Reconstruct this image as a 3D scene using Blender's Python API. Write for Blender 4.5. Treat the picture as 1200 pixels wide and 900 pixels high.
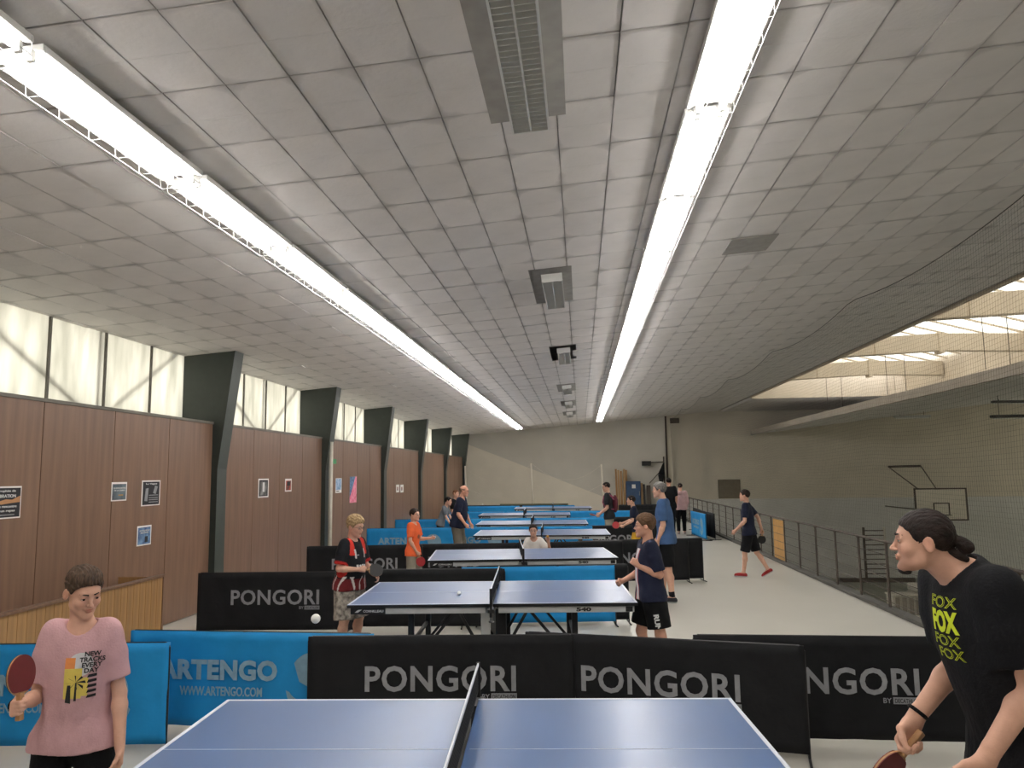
import bpy, bmesh, math, random
import numpy as np
from mathutils import Vector, Matrix
from mathutils.bvhtree import BVHTree
random.seed(7); rng = np.random.default_rng(7)
for o in list(bpy.data.objects): bpy.data.objects.remove(o)
SC = bpy.context.scene; COL = SC.collection; PI = math.pi

# ---------------- camera ----------------
CAM = np.array([0., 0., 1.96]); FPX = 900.
PSI, TH, ROLL = 0.0868, 0.1171, 0.013
Fw = np.array([-math.sin(PSI)*math.cos(TH), math.cos(PSI)*math.cos(TH), math.sin(TH)])
R0 = np.array([math.cos(PSI), math.sin(PSI), 0.]); U0 = np.cross(R0, Fw)
Rt = R0*math.cos(ROLL)-U0*math.sin(ROLL); Up = U0*math.cos(ROLL)+R0*math.sin(ROLL)
cd = bpy.data.cameras.new('camera'); cam = bpy.data.objects.new('camera', cd); COL.objects.link(cam)
cd.sensor_width = 36; cd.lens = 27.0; cd.clip_end = 200; cd.clip_start = 0.05
M = Matrix([[Rt[i], Up[i], -Fw[i]] for i in range(3)]).to_4x4(); M.translation = Vector(CAM)
cam.matrix_world = M; SC.camera = cam
def ray(px, py): return Fw + Rt*(px-600)/FPX + Up*(450-py)/FPX
def atZ(px, py, z): d = ray(px, py); return CAM + d*(z-CAM[2])/d[2]
def atX(px, py, x): d = ray(px, py); return CAM + d*x/d[0]
def atY(px, py, y): d = ray(px, py); return CAM + d*y/d[1]
CZ0, CSL = 3.90, 0.078                       # ceiling height at the left wall and its slope across the hall
def ceil_z(x): return CZ0 + CSL*(x+5.6)
def atC(px, py):
    d = ray(px, py); t = (ceil_z(0)-CAM[2])/(d[2]-CSL*d[0]); return CAM + d*t

# ---------------- sky and exposure ----------------
w = bpy.data.worlds.new('sky'); SC.world = w; w.use_nodes = True
bg = w.node_tree.nodes['Background']; bg.inputs[0].default_value = (0.92, 0.96, 1.0, 1); bg.inputs[1].default_value = 6.0
SC.view_settings.view_transform = 'Standard'; SC.view_settings.look = 'None'
SC.view_settings.exposure = 0.16; SC.view_settings.gamma = 1.0; SC.view_settings.use_curve_mapping = False
TUBE = 36.0

# ---------------- materials ----------------
def s2l(c): return tuple((x/12.92 if x <= .04045 else ((x+.055)/1.055)**2.4) for x in c)
def hexc(h): return s2l(tuple(int(h[i:i+2], 16)/255 for i in (0, 2, 4)))
class NT:
    def __init__(s, m): s.t = m.node_tree; s.n = s.t.nodes; s.b = s.n.get('Principled BSDF')
    def a(s, ty, **kw):
        n = s.n.new(ty)
        for k, v in kw.items(): setattr(n, k, v)
        return n
    def l(s, a, b): s.t.links.new(a, b)
MATS = {}
def mat(name, col, rough=.6, var=.12, scale=8., bump=0., bscale=60., metal=0., stretch=(1, 1, 1), spec=.5, coords='Object', col2=None, sheen=0., attr=False, objvar=0.):
    if name in MATS: return MATS[name]
    m = bpy.data.materials.new(name); m.use_nodes = True; N = NT(m); b = N.b; MATS[name] = m
    if isinstance(col, str): col = hexc(col)
    c2 = hexc(col2) if isinstance(col2, str) else (col2 or tuple(max(0, c*(1-var*2)) for c in col))
    b.inputs['Roughness'].default_value = rough; b.inputs['Metallic'].default_value = metal
    b.inputs['Specular IOR Level'].default_value = spec
    tc = N.a('ShaderNodeTexCoord'); mp = N.a('ShaderNodeMapping'); mp.inputs['Scale'].default_value = stretch
    N.l(tc.outputs[coords], mp.inputs[0])
    nz = N.a('ShaderNodeTexNoise'); nz.inputs['Scale'].default_value = scale; nz.inputs['Detail'].default_value = 5
    N.l(mp.outputs[0], nz.inputs['Vector'])
    cr = N.a('ShaderNodeMix', data_type='RGBA')
    mr = N.a('ShaderNodeMapRange'); mr.inputs[1].default_value = .3; mr.inputs[2].default_value = .7
    N.l(nz.outputs['Fac'], mr.inputs[0]); N.l(mr.outputs[0], cr.inputs[0])
    cr.inputs[6].default_value = (*col, 1); cr.inputs[7].default_value = (*c2, 1)
    out = cr.outputs[2]
    if attr:
        at = N.a('ShaderNodeAttribute', attribute_name='Col'); mx = N.a('ShaderNodeMix', data_type='RGBA', blend_type='MULTIPLY'); mx.inputs[0].default_value = 1
        N.l(out, mx.inputs[6]); N.l(at.outputs['Color'], mx.inputs[7]); out = mx.outputs[2]
    if objvar:
        oi = N.a('ShaderNodeObjectInfo'); m3 = N.a('ShaderNodeMapRange'); m3.inputs[3].default_value = 1-objvar; m3.inputs[4].default_value = 1+objvar*.4
        N.l(oi.outputs['Random'], m3.inputs[0]); mx = N.a('ShaderNodeVectorMath', operation='SCALE'); N.l(out, mx.inputs[0]); N.l(m3.outputs[0], mx.inputs['Scale']); out = mx.outputs[0]
    N.l(out, b.inputs['Base Color'])
    if bump:
        n2 = N.a('ShaderNodeTexNoise'); n2.inputs['Scale'].default_value = bscale; n2.inputs['Detail'].default_value = 4
        N.l(mp.outputs[0], n2.inputs['Vector'])
        bp = N.a('ShaderNodeBump'); bp.inputs['Strength'].default_value = bump; bp.inputs['Distance'].default_value = .02
        N.l(n2.outputs['Fac'], bp.inputs['Height']); N.l(bp.outputs[0], b.inputs['Normal'])
    if sheen: b.inputs['Sheen Weight'].default_value = sheen
    return m
def emis(name, col, s):
    m = bpy.data.materials.new(name); m.use_nodes = True; n = m.node_tree
    b = n.nodes['Principled BSDF']; b.inputs['Base Color'].default_value = (*col, 1)
    b.inputs['Emission Color'].default_value = (*col, 1); b.inputs['Emission Strength'].default_value = s; return m

mat('ceiling_board', 'e6e2df', .9, .05, 3, .12, 30, objvar=.07)
mat('ceiling_gap', 'a5a29d', .95, .1)
mat('plaster', 'c4c0b6', .9, .04, 1.5, .2, 20)
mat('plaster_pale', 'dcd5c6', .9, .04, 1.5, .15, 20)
mat('plaster_hall', 'cfc7b6', .9, .06, .8, .2, 20)
mat('plaster_low', 'cdcdc9', .9, .05, 1.)
mat('wood_dark', '7c604e', .42, .14, 5, .04, 30, stretch=(3, 3, .18), objvar=.14, spec=.35)
mat('wood_light', 'a07a4e', .5, .14, 6, .05, 30, stretch=(4, 4, .2), objvar=.12)
mat('wood_pale', 'b79468', .6, .15, 6, .05, 30, stretch=(4, 4, .3))
mat('green_steel', '39403b', .5, .08)
mat('black_fabric', '17181b', .8, .2, 4, .35, 9, spec=.3)
mat('blue_fabric', '1787c6', .65, .08, 4, .35, 7, spec=.3)
mat('grey_print', '8e9094', .7, .1, 20)
mat('bluegrey_print', '7fa0b4', .7, .1, 20)
mat('white_print', 'd8d8d8', .7, .05)
mat('yellow_print', 'd6e52a', .7, .05)
mat('black_metal', '161618', .4, .1, spec=.5)
mat('grey_metal', '8a8c8c', .4, .08, metal=.6)
mat('white_metal', 'b9bbbb', .45, .05)
mat('white_line', 'd8dde6', .5, .03)
mat('black_plastic', '121214', .5, .1)
mat('net_mesh', '101216', .85, .1)
mat('net_grey', '5c584f', .85, .1)
mat('mullion_grey', '6a665c', .6, .1)
mat('brown_steel', '4a3f35', .6, .2, 12)
mat('rust_white', 'cfcabd', .6, .1)
mat('concrete', 'a8a094', .9, .08, 2, .2, 14)
mat('beam_beige', 'c6b7a2', .85, .06, 1.5, .15, 20)
mat('court_floor', '85887a', .5, .1, 1)
mat('yellow_board', 'b88b4a', .7, .1)
mat('paper', 'e6e3e0', .7, .03)
mat('rubber_red', 'a02024', .55, .06, 30)
mat('rubber_maroon', '6d1d20', .5, .06, 30)
mat('rubber_black', '101012', .5, .06, 30)
mat('handle_wood', 'b88a5c', .5, .15, 20)
mat('ball_white', 'f2f2ec', .4, .02)
mat('ball_orange', 'd99a2a', .4, .02)
mat('skin', 'd3a58e', .5, .05, 30, .08, 220, attr=True, spec=.35)
mat('mirror_white', 'e4e4e0', .25, .02)
mat('grey_curb', '55534d', .8, .1)
mat('door_blue', '2c4a6e', .5, .1)

def tile_dirt():
    m = MATS['ceiling_board']; N = NT(m); src = N.b.inputs['Base Color'].links[0].from_socket
    g = N.a('ShaderNodeNewGeometry'); sp = N.a('ShaderNodeSeparateXYZ'); N.l(g.outputs['Position'], sp.inputs[0]); ds = []
    def mth(op, a, b=None):
        n = N.a('ShaderNodeMath', operation=op)
        for i, v in enumerate((a, b)):
            if v is None: continue
            if isinstance(v, (int, float)): n.inputs[i].default_value = v
            else: N.l(v, n.inputs[i])
        return n.outputs[0]
    for ax, org, pit in ((0, -.10-17*.372, .372), (1, 4.70-12*.715, .715)):
        f = mth('FRACT', mth('DIVIDE', mth('SUBTRACT', sp.outputs[ax], org), pit)); ds.append(mth('MULTIPLY', mth('MINIMUM', f, mth('SUBTRACT', 1.0, f)), pit))
    pr = mth('MULTIPLY', ds[0], ds[1]); nz = N.a('ShaderNodeTexNoise'); nz.inputs['Scale'].default_value = 5.; N.l(g.outputs['Position'], nz.inputs['Vector'])
    k = mth('MULTIPLY', mth('POWER', nz.outputs['Fac'], 3.0), .022); v = mth('DIVIDE', pr, mth('ADD', k, .0004)); v = mth('MINIMUM', v, 1.0); v = mth('POWER', v, .6)
    v2 = mth('MULTIPLY', v, .34); v3 = mth('ADD', v2, .66); sc = N.a('ShaderNodeVectorMath', operation='SCALE'); N.l(src, sc.inputs[0]); N.l(v3, sc.inputs['Scale']); N.l(sc.outputs[0], N.b.inputs['Base Color'])
tile_dirt()
def floor_mat():
    m = mat('floor_paint', 'c6c3ba', .35, .04, .6, .05, 12, spec=.5)
    N = NT(m); nz = N.a('ShaderNodeTexNoise'); nz.inputs['Scale'].default_value = 2.2; nz.inputs['Detail'].default_value = 6
    mr = N.a('ShaderNodeMapRange'); mr.inputs[3].default_value = .22; mr.inputs[4].default_value = .5
    N.l(nz.outputs['Fac'], mr.inputs[0]); N.l(mr.outputs[0], N.b.inputs['Roughness'])
floor_mat()
mat('table_blue', '365b8e', .3, .04, 2, .02, 200, spec=.5)
mat('table_blue_front', '2c5a9c', .26, .04, 2, .02, 200, spec=.5)
for _n in ('table_blue', 'table_blue_front'):
    _b = MATS[_n].node_tree.nodes['Principled BSDF']; _b.inputs['Coat Weight'].default_value = .6; _b.inputs['Coat Roughness'].default_value = .28; _b.inputs['Roughness'].default_value = .45
def pane_mat():
    m = bpy.data.materials.new('frosted_pane'); m.use_nodes = True; N = NT(m); n = N.n; n.remove(N.b)
    out = n['Material Output']; tr = N.a('ShaderNodeBsdfTranslucent'); df = N.a('ShaderNodeBsdfDiffuse'); mx = N.a('ShaderNodeMixShader'); mx.inputs[0].default_value = .3
    tc = N.a('ShaderNodeTexCoord'); mp = N.a('ShaderNodeMapping'); mp.inputs['Scale'].default_value = (3, 3, .6)
    nz = N.a('ShaderNodeTexNoise'); nz.inputs['Scale'].default_value = 1.6; nz.inputs['Detail'].default_value = 5
    cr = N.a('ShaderNodeMix', data_type='RGBA'); cr.inputs[6].default_value = (.68, .65, .575, 1); cr.inputs[7].default_value = (.50, .48, .415, 1)
    mr = N.a('ShaderNodeMapRange'); mr.inputs[1].default_value = .35; mr.inputs[2].default_value = .7
    N.l(tc.outputs['Object'], mp.inputs[0]); N.l(mp.outputs[0], nz.inputs['Vector']); N.l(nz.outputs['Fac'], mr.inputs[0]); N.l(mr.outputs[0], cr.inputs[0])
    N.l(cr.outputs[2], tr.inputs[0]); N.l(cr.outputs[2], df.inputs[0]); N.l(tr.outputs[0], mx.inputs[1]); N.l(df.outputs[0], mx.inputs[2]); N.l(mx.outputs[0], out.inputs[0])
    MATS['frosted_pane'] = m
pane_mat()
MATS['tube_light'] = emis('tube_light', (1.0, .96, .93), TUBE)
lens_m = mat('glass_lens', 'dfe6ea', .1, .0); lens_m.node_tree.nodes['Principled BSDF'].inputs['Alpha'].default_value = .12

# ---------------- helpers ----------------
class MB:
    def __init__(s): s.v = []; s.f = []
    def box(s, x0, y0, z0, x1, y1, z1, mtx=None):
        i = len(s.v); P = [(x, y, z) for z in (z0, z1) for y in (y0, y1) for x in (x0, x1)]
        if mtx is not None: P = [tuple(mtx @ Vector(p)) for p in P]
        s.v += P; s.f += [tuple(i+k for k in q) for q in ((0, 2, 3, 1), (4, 5, 7, 6), (0, 1, 5, 4), (2, 6, 7, 3), (0, 4, 6, 2), (1, 3, 7, 5))]; return s
    def tube(s, a, b, r, n=8, r2=None, caps=True):
        a = Vector(a); b = Vector(b); r2 = r if r2 is None else r2
        d = (b-a).normalized(); u = d.orthogonal().normalized(); v = d.cross(u); i = len(s.v)
        for p, q in ((a, r), (b, r2)):
            for k in range(n):
                t = 2*PI*k/n; s.v.append(tuple(p+u*math.cos(t)*q+v*math.sin(t)*q))
        for k in range(n): s.f.append((i+k, i+(k+1) % n, i+n+(k+1) % n, i+n+k))
        if caps: s.f.append(tuple(i+k for k in range(n))[::-1]); s.f.append(tuple(i+n+k for k in range(n)))
        return s
    def path(s, pts, r, n=8):
        for a, b in zip(pts[:-1], pts[1:]): s.tube(a, b, r, n)
        return s
    def bar(s, a, b, wx, wz, up=(0, 0, 1)):
        a = Vector(a); b = Vector(b); d = (b-a); L = d.length; d.normalize(); x = d.cross(Vector(up)).normalized(); z = x.cross(d)
        m = Matrix([[d[k], x[k], z[k]] for k in range(3)]).to_4x4(); m.translation = a
        return s.box(0, -wx/2, -wz/2, L, wx/2, wz/2, m)
    def quad(s, *p):
        i = len(s.v); s.v += [tuple(q) for q in p]; s.f.append(tuple(range(i, i+len(p)))); return s
    def prism(s, poly, a, b, axis=1):            # polygon in the two other axes, extruded along axis a..b
        i = len(s.v); n = len(poly)
        for t in (a, b):
            for p in poly:
                q = list(p); q.insert(axis, t); s.v.append(tuple(q))
        s.f.append(tuple(range(i, i+n))); s.f.append(tuple(range(i+2*n-1, i+n-1, -1)))
        for k in range(n): s.f.append((i+k, i+n+k, i+n+(k+1) % n, i+(k+1) % n))
        return s
    def data(s, name): 
        me = bpy.data.meshes.new(name); me.from_pydata(s.v, [], s.f); me.validate(); me.update()
        bm = bmesh.new(); bm.from_mesh(me); bmesh.ops.recalc_face_normals(bm, faces=bm.faces); bm.to_mesh(me); bm.free(); return me
    def build(s, name, m, parent=None, bevel=0, smooth=False, seg=2):
        me = s.data(name); return link(name, me, m, parent, bevel, smooth, seg)
def link(name, me, m, parent=None, bevel=0, smooth=False, seg=2):
    o = bpy.data.objects.new(name, me); COL.objects.link(o)
    if m is not None and not me.materials: me.materials.append(MATS[m] if isinstance(m, str) else m)
    if parent is not None: o.parent = parent
    if bevel:
        md = o.modifiers.new('bevel', 'BEVEL'); md.width = bevel; md.segments = seg; md.limit_method = 'ANGLE'
    if smooth:
        for p in me.polygons: p.use_smooth = True
    return o
def tag(o, label=None, cat=None, group=None, kind=None):
    if label: o['label'] = label
    if cat: o['category'] = cat
    if group: o['group'] = group
    if kind: o['kind'] = kind
    return o
def empty(name, loc=(0, 0, 0), rz=0): 
    o = bpy.data.objects.new(name, None); COL.objects.link(o); o.location = Vector([float(q) for q in loc]); o.rotation_euler = (0, 0, rz); o.empty_display_size = .1; return o
def kids(o): return [c for c in list(COL.objects) if c.parent == o]
CH = {}
def copy_tree(o, parent=None):
    c = o.copy(); COL.objects.link(c); c.parent = parent
    for ch in o.children: copy_tree(ch, c)
    return c
def struct(name, mb, m, bevel=0): return tag(mb.build(name, m, None, bevel), kind='structure')
def text_mesh(txt, height, width=None, bold=.02, depth=.0015, spacing=1.0, outline=0):
    cu = bpy.data.curves.new('lettering', 'FONT'); cu.body = txt; cu.size = 1; cu.offset = bold; cu.extrude = .02; cu.resolution_u = 3; cu.space_character = spacing
    if outline: cu.fill_mode = 'NONE'; cu.extrude = 0; cu.bevel_depth = outline; cu.bevel_resolution = 0; cu.offset = 0
    o = bpy.data.objects.new('lettering', cu); COL.objects.link(o); bpy.context.view_layer.update()
    dg = bpy.context.evaluated_depsgraph_get(); me = bpy.data.meshes.new_from_object(o.evaluated_get(dg))
    COL.objects.unlink(o); bpy.data.objects.remove(o)
    co = np.zeros(len(me.vertices)*3); me.vertices.foreach_get('co', co); co = co.reshape(-1, 3)
    lo = co.min(0); hi = co.max(0); sy = height/(hi[1]-lo[1]); sx = sy if width is None else width/(hi[0]-lo[0])
    co = (co-(lo+hi)/2)*np.array([sx, sy, depth/max(.02, hi[2]-lo[2])]); me.vertices.foreach_set('co', co.ravel()); me.materials.clear(); me.update(); return me
def place_text(name, me, m, parent, origin, right, up, off=.001):
    right = Vector(right).normalized(); up = Vector(up).normalized(); n = right.cross(up)
    o = link(name, me, m, parent); mm = Matrix([[right[k], up[k], n[k]] for k in range(3)]).to_4x4(); mm.translation = Vector(origin)+n*off; o.matrix_local = mm; return o
# ---------------- the hall ----------------
YB, YE = -4.0, 37.5; XW = -5.6; XR = 4.2; XO = 6.8; XB = 8.2
PITCH = 5.15; PIL = [11.5+5.03*k for k in range(-3, 6)]; PIL[2] -= .3
struct('floor', MB().box(-6.2, YB, -.25, XR+.14, YE, 0), 'floor_paint')
struct('floor_court', MB().box(XR-.2, YB, -3.2, 26, YE, -3.0), 'court_floor')
struct('wall_gallery', MB().box(XR-.2, YB, -3.0, XR-.05, YE, -.25), 'plaster_hall')
struct('trim_1', MB().box(XR-.02, YB, 0, XR+.14, YE, .055), 'grey_curb', .01)
struct('wall_back', MB().box(-6.5, YB-.2, -3.2, 26, YB, 9), 'plaster')
struct('wall_right', MB().box(26, YB, -3.2, 26.2, YE, 0).box(26, YB, 4.6, 26.2, YE, 9), 'plaster_hall')
wn = tag(empty('window_9', (26.05, 0, 0)), kind='structure')  # window band out of view, added to brighten the sports hall
for i in range(14): MB().box(0, YB+i*2.96+.03, 0, .02, YB+(i+1)*2.96-.03, 4.6).build('pane', 'frosted_pane', wn); MB().box(-.05, YB+i*2.96-.03, 0, .05, YB+i*2.96+.03, 4.6).build('mullion', 'mullion_grey', wn)  # panes and mullions of the added window band
# end wall: two zones separated by a seam
struct('wall_end', MB().prism([(-6.5, -3.2), (XR-.05, -3.2), (XR-.05, 6.5), (-6.5, 6.5)], YE, YE+.2, 1), 'plaster')
struct('wall_end_hall', MB().box(XR-.05, YE+.004, -3.2, 26, YE+.2, 9), 'plaster_hall')
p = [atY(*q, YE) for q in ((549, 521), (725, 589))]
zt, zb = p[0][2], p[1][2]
struct('wall_end_wedge', MB().prism([(-5.58, 0), (p[1][0], 0), (p[1][0], zb), (p[0][0], zt), (-5.58, zt)], YE-.006, YE-.001, 1), 'plaster_pale')  # paler wedge-shaped zone laid nearly flush on the end wall
q0 = atY(780, 584, YE)[2]
struct('trim_3', MB().box(XR, YE-.05, q0-.06, 26, YE, q0+.02), 'plaster_hall')
struct('wall_end_low', MB().box(XR, YE-.03, -3.0, 26, YE, q0-.06), 'plaster_low')
struct('trim_4', MB().box(XR-.1, YE-.06, 0, XR-.02, YE, ceil_z(XR)), 'brown_steel')
# left wall: dado with wooden panels, ledge, windows
WT = 2.82
wl = struct('wall_left', MB().box(-6.4, YB, -.3, XW-.04, YE, WT-.05), 'plaster')
for k in range(len(PIL)-1):
    y0, y1 = PIL[k]+.17, PIL[k+1]-.17
    n = 4; e = [y0+(y1-y0)*i/n for i in range(n+1)]
    me = MB().box(XW-.035, .006, .02, XW, (y1-y0)/n-.006, WT-.04).data('wood_panel'); me.materials.append(MATS['wood_dark'])
    for i in range(n):
        o = link('wood_panel', me, None, wl); o.location = (0, e[i], 0)
    MB().box(XW-.35, y0, WT-.04, XW+.015, y1, WT).build('ledge', 'mullion_grey', wl, .005)
WX = -6.12
for k in range(len(PIL)-1):
    y0, y1 = PIL[k]+.0, PIL[k+1]
    wn = tag(empty('window_%d' % (k+1), (WX, y0, WT-.05)), kind='structure')
    L = y1-y0; H = ceil_z(WX)-WT+.15; n = 5; a0 = .12
    fr = MB().box(-.02, 0, 0, .04, L, .05); fr.build('window_frame', 'green_steel', wn)
    for i in range(n):
        ya, yb = L*i/n, L*(i+1)/n
        MB().box(-.008, ya+.02, .04, 0, yb-.02, H).build('pane', 'frosted_pane', wn)
        MB().box(-.015, ya-.018, 0, .02, ya+.018, H).build('mullion', 'mullion_grey', wn)
    # bracing rods of the outer frame, seen through the frosted panes
    br = MB().tube((-.05, L*.1, H*.95), (-.05, L*.55, 0), .03, 6).tube((-.05, L*.6, 0), (-.05, L*.97, H), .025, 6).tube((-.05, L*.58, 0), (-.05, L*.58, H), .035, 6)
    br.build('bracing', 'green_steel', wn)
struct('wall_left_end', MB().box(-6.4, PIL[-1]+.14, WT-.05, XW+.02, YE, ceil_z(XW)+.1), 'plaster_pale')
struct('wall_left_start', MB().box(-6.4, YB, WT-.05, XW-.3, PIL[0], ceil_z(XW)+.1), 'plaster_pale')
for k, y in enumerate(PIL):
    c = empty('column', (XW, y, 0))
    tag(c, None, 'column', 'tapered dark green columns on the left wall')
    zt = ceil_z(XW)
    MB().prism([(-.3, 0), (.07, 0), (.07, 2.1), (.30, zt+.05), (-.58, zt+.05), (-.58, 2.75), (-.3, 2.7)], -.13, .13, 1).build('web', 'green_steel', c, .01)
    MB().prism([(.07, 0), (.085, 0), (.085, 2.1), (.315, zt+.04), (.30, zt+.04), (.07, 2.1)], -.155, .155, 1).build('flange', 'green_steel', c)
    c['label'] = 'dark green tapered column, ' + ['behind the viewer on the left wall', 'second behind the viewer on the left wall', 'nearest one out on the left wall', 'just right of the three dark posters on the wall', 'beside the white downpipe on the left wall', 'between the pink poster and the two small notices', 'third from the end wall on the left', 'second from the end wall on the left', 'farthest one, touching the end wall corner'][k]
pp = atX(387.5, 560, XW+.16)
tag(MB().tube((XW+.16, pp[1], 0), (XW+.16, pp[1], 2.72), .045, 10).build('downpipe', 'rust_white', None, 0, True), 'white vertical pipe standing beside the second dark green column', 'pipe')

# low planked enclosure along the wall
a = atZ(191, 672, .82); lowX = -5.02
en = empty('plank_enclosure', (lowX, 0, 0)); tag(en, 'low enclosure of light orange wood boards with dark rail along left wall', 'enclosure')
ye = float(atX(191, 673, lowX)[1]); zt = float(atX(191, 673, lowX)[2])
me = MB().box(-.02, .003, 0, 0, .117, zt-.03).data('board'); me.materials.append(MATS['wood_light'])
y = ye-.12
while y > 1: 
    o = link('board', me, None, en); o.location = (0, y, 0); y -= .12
MB().box(-.045, 1, zt-.03, .02, ye+.02, zt).build('top_rail', 'wood_dark', en, .004)
MB().box(-.55, ye-.02, 0, -.02, ye, zt-.03).build('end_panel', 'wood_light', en)
MB().box(-.03, ye, 0, .01, ye+.025, zt-.02).build('corner_post', 'wood_dark', en)

# ceiling: backing and boards
cl = struct('ceiling', MB().prism([(-6.6, ceil_z(-6.6)+.03), (XO, ceil_z(XO)+.03), (XO, ceil_z(XO)+.3), (-6.6, ceil_z(-6.6)+.3)], YB, YE, 1), 'ceiling_gap')
TX, TY = .372, .715
h2 = TY/2; tm = MB().prism([(.004, .003), (.009, 0), (h2-.0015, 0), (h2, .002), (h2+.0015, 0), (TY-.009, 0), (TY-.004, .003), (TY-.004, .02), (.004, .02)], .003, TX-.003, 0).data('ceiling_tile')
tm.materials.append(MATS['ceiling_board'])
ang = math.atan(CSL)
stripXs = []
sl = atC(0, 50); sr = atC(871, 0); sr2 = atC(702, 489); sl2 = atC(612, 500)
SXR = float((sr[0]+sr2[0])/2); SXL = float((sl[0]+sl2[0])/2)
print('strips', SXL, SXR, sl, sl2, sr, sr2)
cells = []
X0 = -.10-17*TX
y = YB
tiles = []
nx = int((XO-X0)/TX)+1; ny = int((YE-YB)/TY)+1
def tile_ok(x, y): return x > -6.5 and x+TX < XO+.02 and y+TY < YE+.3
yoff = 4.70-12*TY
for i in range(nx+1):
    for j in range(-1, ny+1):
        x = X0+i*TX; yy = yoff+j*TY
        if tile_ok(x, yy): 
            c = np.array([x+TX/2, yy+TY/2, ceil_z(x+TX/2)])-CAM; z = c@Fw
            vis = z > .5 and abs(c@Rt/z) < .75 and abs(c@Up/z) < .56
            tiles.append(((z if vis else 100+yy*yy), x, yy))
tiles.sort()
rest = MB()
for n, (zz, x, yy) in enumerate(tiles):
    dz = -.006*random.random()
    if random.random() < .02: dz = -.012
    if n < 298:
        o = link('ceiling_tile', tm, None, cl); o.location = (x, yy, ceil_z(x)+dz); o.rotation_euler = (random.uniform(-.003, .003), -ang+random.uniform(-.004, .004), random.uniform(-.003, .003))
    else:
        mm = Matrix.Translation((x, yy, ceil_z(x)+dz)) @ Matrix.Rotation(-ang+random.uniform(-.005, .005), 4, 'Y')
        rest.box(.004, .005, 0, TX-.004, TY-.005, .02, mm)
tag(rest.build('ceiling_tile_field', 'ceiling_board', cl), kind='stuff')
# edge strip and shallow beam bands beside lamp rows
struct('trim_5', MB().box(XO-.06, YB, ceil_z(XO)-.02, XO+.02, 31, 7.4), 'beam_beige')
struct('ceiling_far', MB().box(XO+.03, 31.16, ceil_z(XO)-.05, XB+3.9, YE, ceil_z(XO)+.9), 'ceiling_board')
# skylight hall: roof with translucent corrugated sheets
zr = 5.75
struct('ceiling_roof_left', MB().box(XO-.4, YB, 7.35, XO+.1, YE, 7.5), 'concrete')
struct('ceiling_roof_right', MB().box(12.3, YB, zr+.2, 26.2, YE, zr+.4), 'concrete')
struct('wall_well', MB().box(12.32, YB, 4.8, 12.45, YE, zr+.3), 'beam_beige')
struct('wall_well_end', MB().box(XO+.03, 31.0, ceil_z(XO)-.05, 12.3, 31.15, 7.4), 'beam_beige')
SKR = math.atan(.28)
sk = tag(empty('skylight', (XO+.05, 0, 7.25)), 'ribbed translucent skylight sheets above the pale roof beams', 'skylight')
def corr(w, L, n=14):
    m = MB(); 
    for i in range(n*2+1):
        x = w*i/(n*2); z = .05*(1 if i % 2 else -1); m.v += [(x, 0, z), (x, L, z)]
    for i in range(n*2): m.f.append((2*i, 2*i+1, 2*i+3, 2*i+2))
    return m
sheet = corr(.9, 5.6, 3).data('skylight_sheet'); sheet.materials.append(MATS['frosted_pane'])
yy = YB+.1
while yy < 30.0:
    o = link('skylight_sheet', sheet, None, sk); o.rotation_euler = (-SKR, .0, -PI/2); o.location = (0, yy+.9, 0); yy += .92
    MB().bar((0, yy, -.12), (5.4, yy, -.12-5.4*.28), .04, .05).build('purlin', 'beam_beige', sk)
for i, y in enumerate([1.15, 6.3, 11.45, 16.6, 21.8, 27.0]):
    b = empty('roof_beam', (XO+.03, y, 5.12))
    tag(b, 'pale beige roof beam under the skylight, ' + ['behind the viewer', 'second from the viewer', 'third from the viewer', 'the nearest one in view', 'the middle one in view', 'the farthest one, nearest the end wall'][i], 'beam', 'beams under the skylight')
    MB().prism([(0, -.08), (3.0, .05), (5.45, -.02), (5.45, .46), (3.0, .53), (0, .40)], -.14, .14, 1).build('girder', 'beam_beige', b, .01)
    for x in (1.3, 3.0): MB().box(x, -.17, -.02, x+.14, .17, .56).build('bracket', 'beam_beige', b, .01)
    for x in (1.7, 2.2): MB().tube((x, .2, -1.1), (x, .2, .45), .008, 5).build('tie_rod', 'brown_steel', b)
# lower ceiling of the sports hall on the right
def rz_(x): return 3.70+.115*(x-XB)
rc = struct('ceiling_right', MB().prism([(XB, rz_(XB)), (26, rz_(26)), (26, rz_(26)+.12), (XB, rz_(XB)+.12)], YB, YE, 1), 'ceiling_gap')
t2 = MB(); 
for i in range(18):
    for j in range(42):
        x = XB+.05+i*.98; yy = YB+j*.98
        if yy+.98 > YE: continue
        t2.box(.01, .01, -.015, .97, .97, .01, Matrix.Translation((x, yy, rz_(x)-.012*random.random())) @ Matrix.Rotation(-math.atan(.115), 4, 'Y'))
tag(t2.build('ceiling_tile_field', 'ceiling_board', rc), kind='stuff')
struct('trim_6', MB().box(XB-.08, YB, rz_(XB)-.02, XB, YE, rz_(XB)+.2), 'concrete')
for i, (px, py) in enumerate([(1068, 477), (1190, 487), (1185, 452)]):
    yy = [35., 26., 31.][i]; q = atY(px, py, yy); x = float(q[0]); zz = min(float(q[2]), rz_(x)-.16)
    f = empty('hall_light', (x, yy, zz))
    for dx in (-.5, .5): MB().tube((dx, 0, 0), (dx, 0, rz_(x+dx)-zz-.02), .012, 5).build('drop_rod', 'black_metal', f); tag(f, 'unlit strip light under the sports hall ceiling, ' + ['farthest left', 'close to the right picture edge', 'upper one at the right picture edge'][i], 'ceiling light')
    MB().box(-.75, -.1, -.06, .75, .1, .03).build('housing', 'white_metal' if i == 0 else 'black_metal', f, .01); MB().tube((-.7, 0, -.09), (.7, 0, -.09), .02, 6).build('lamp_tube', 'mirror_white', f)

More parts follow.
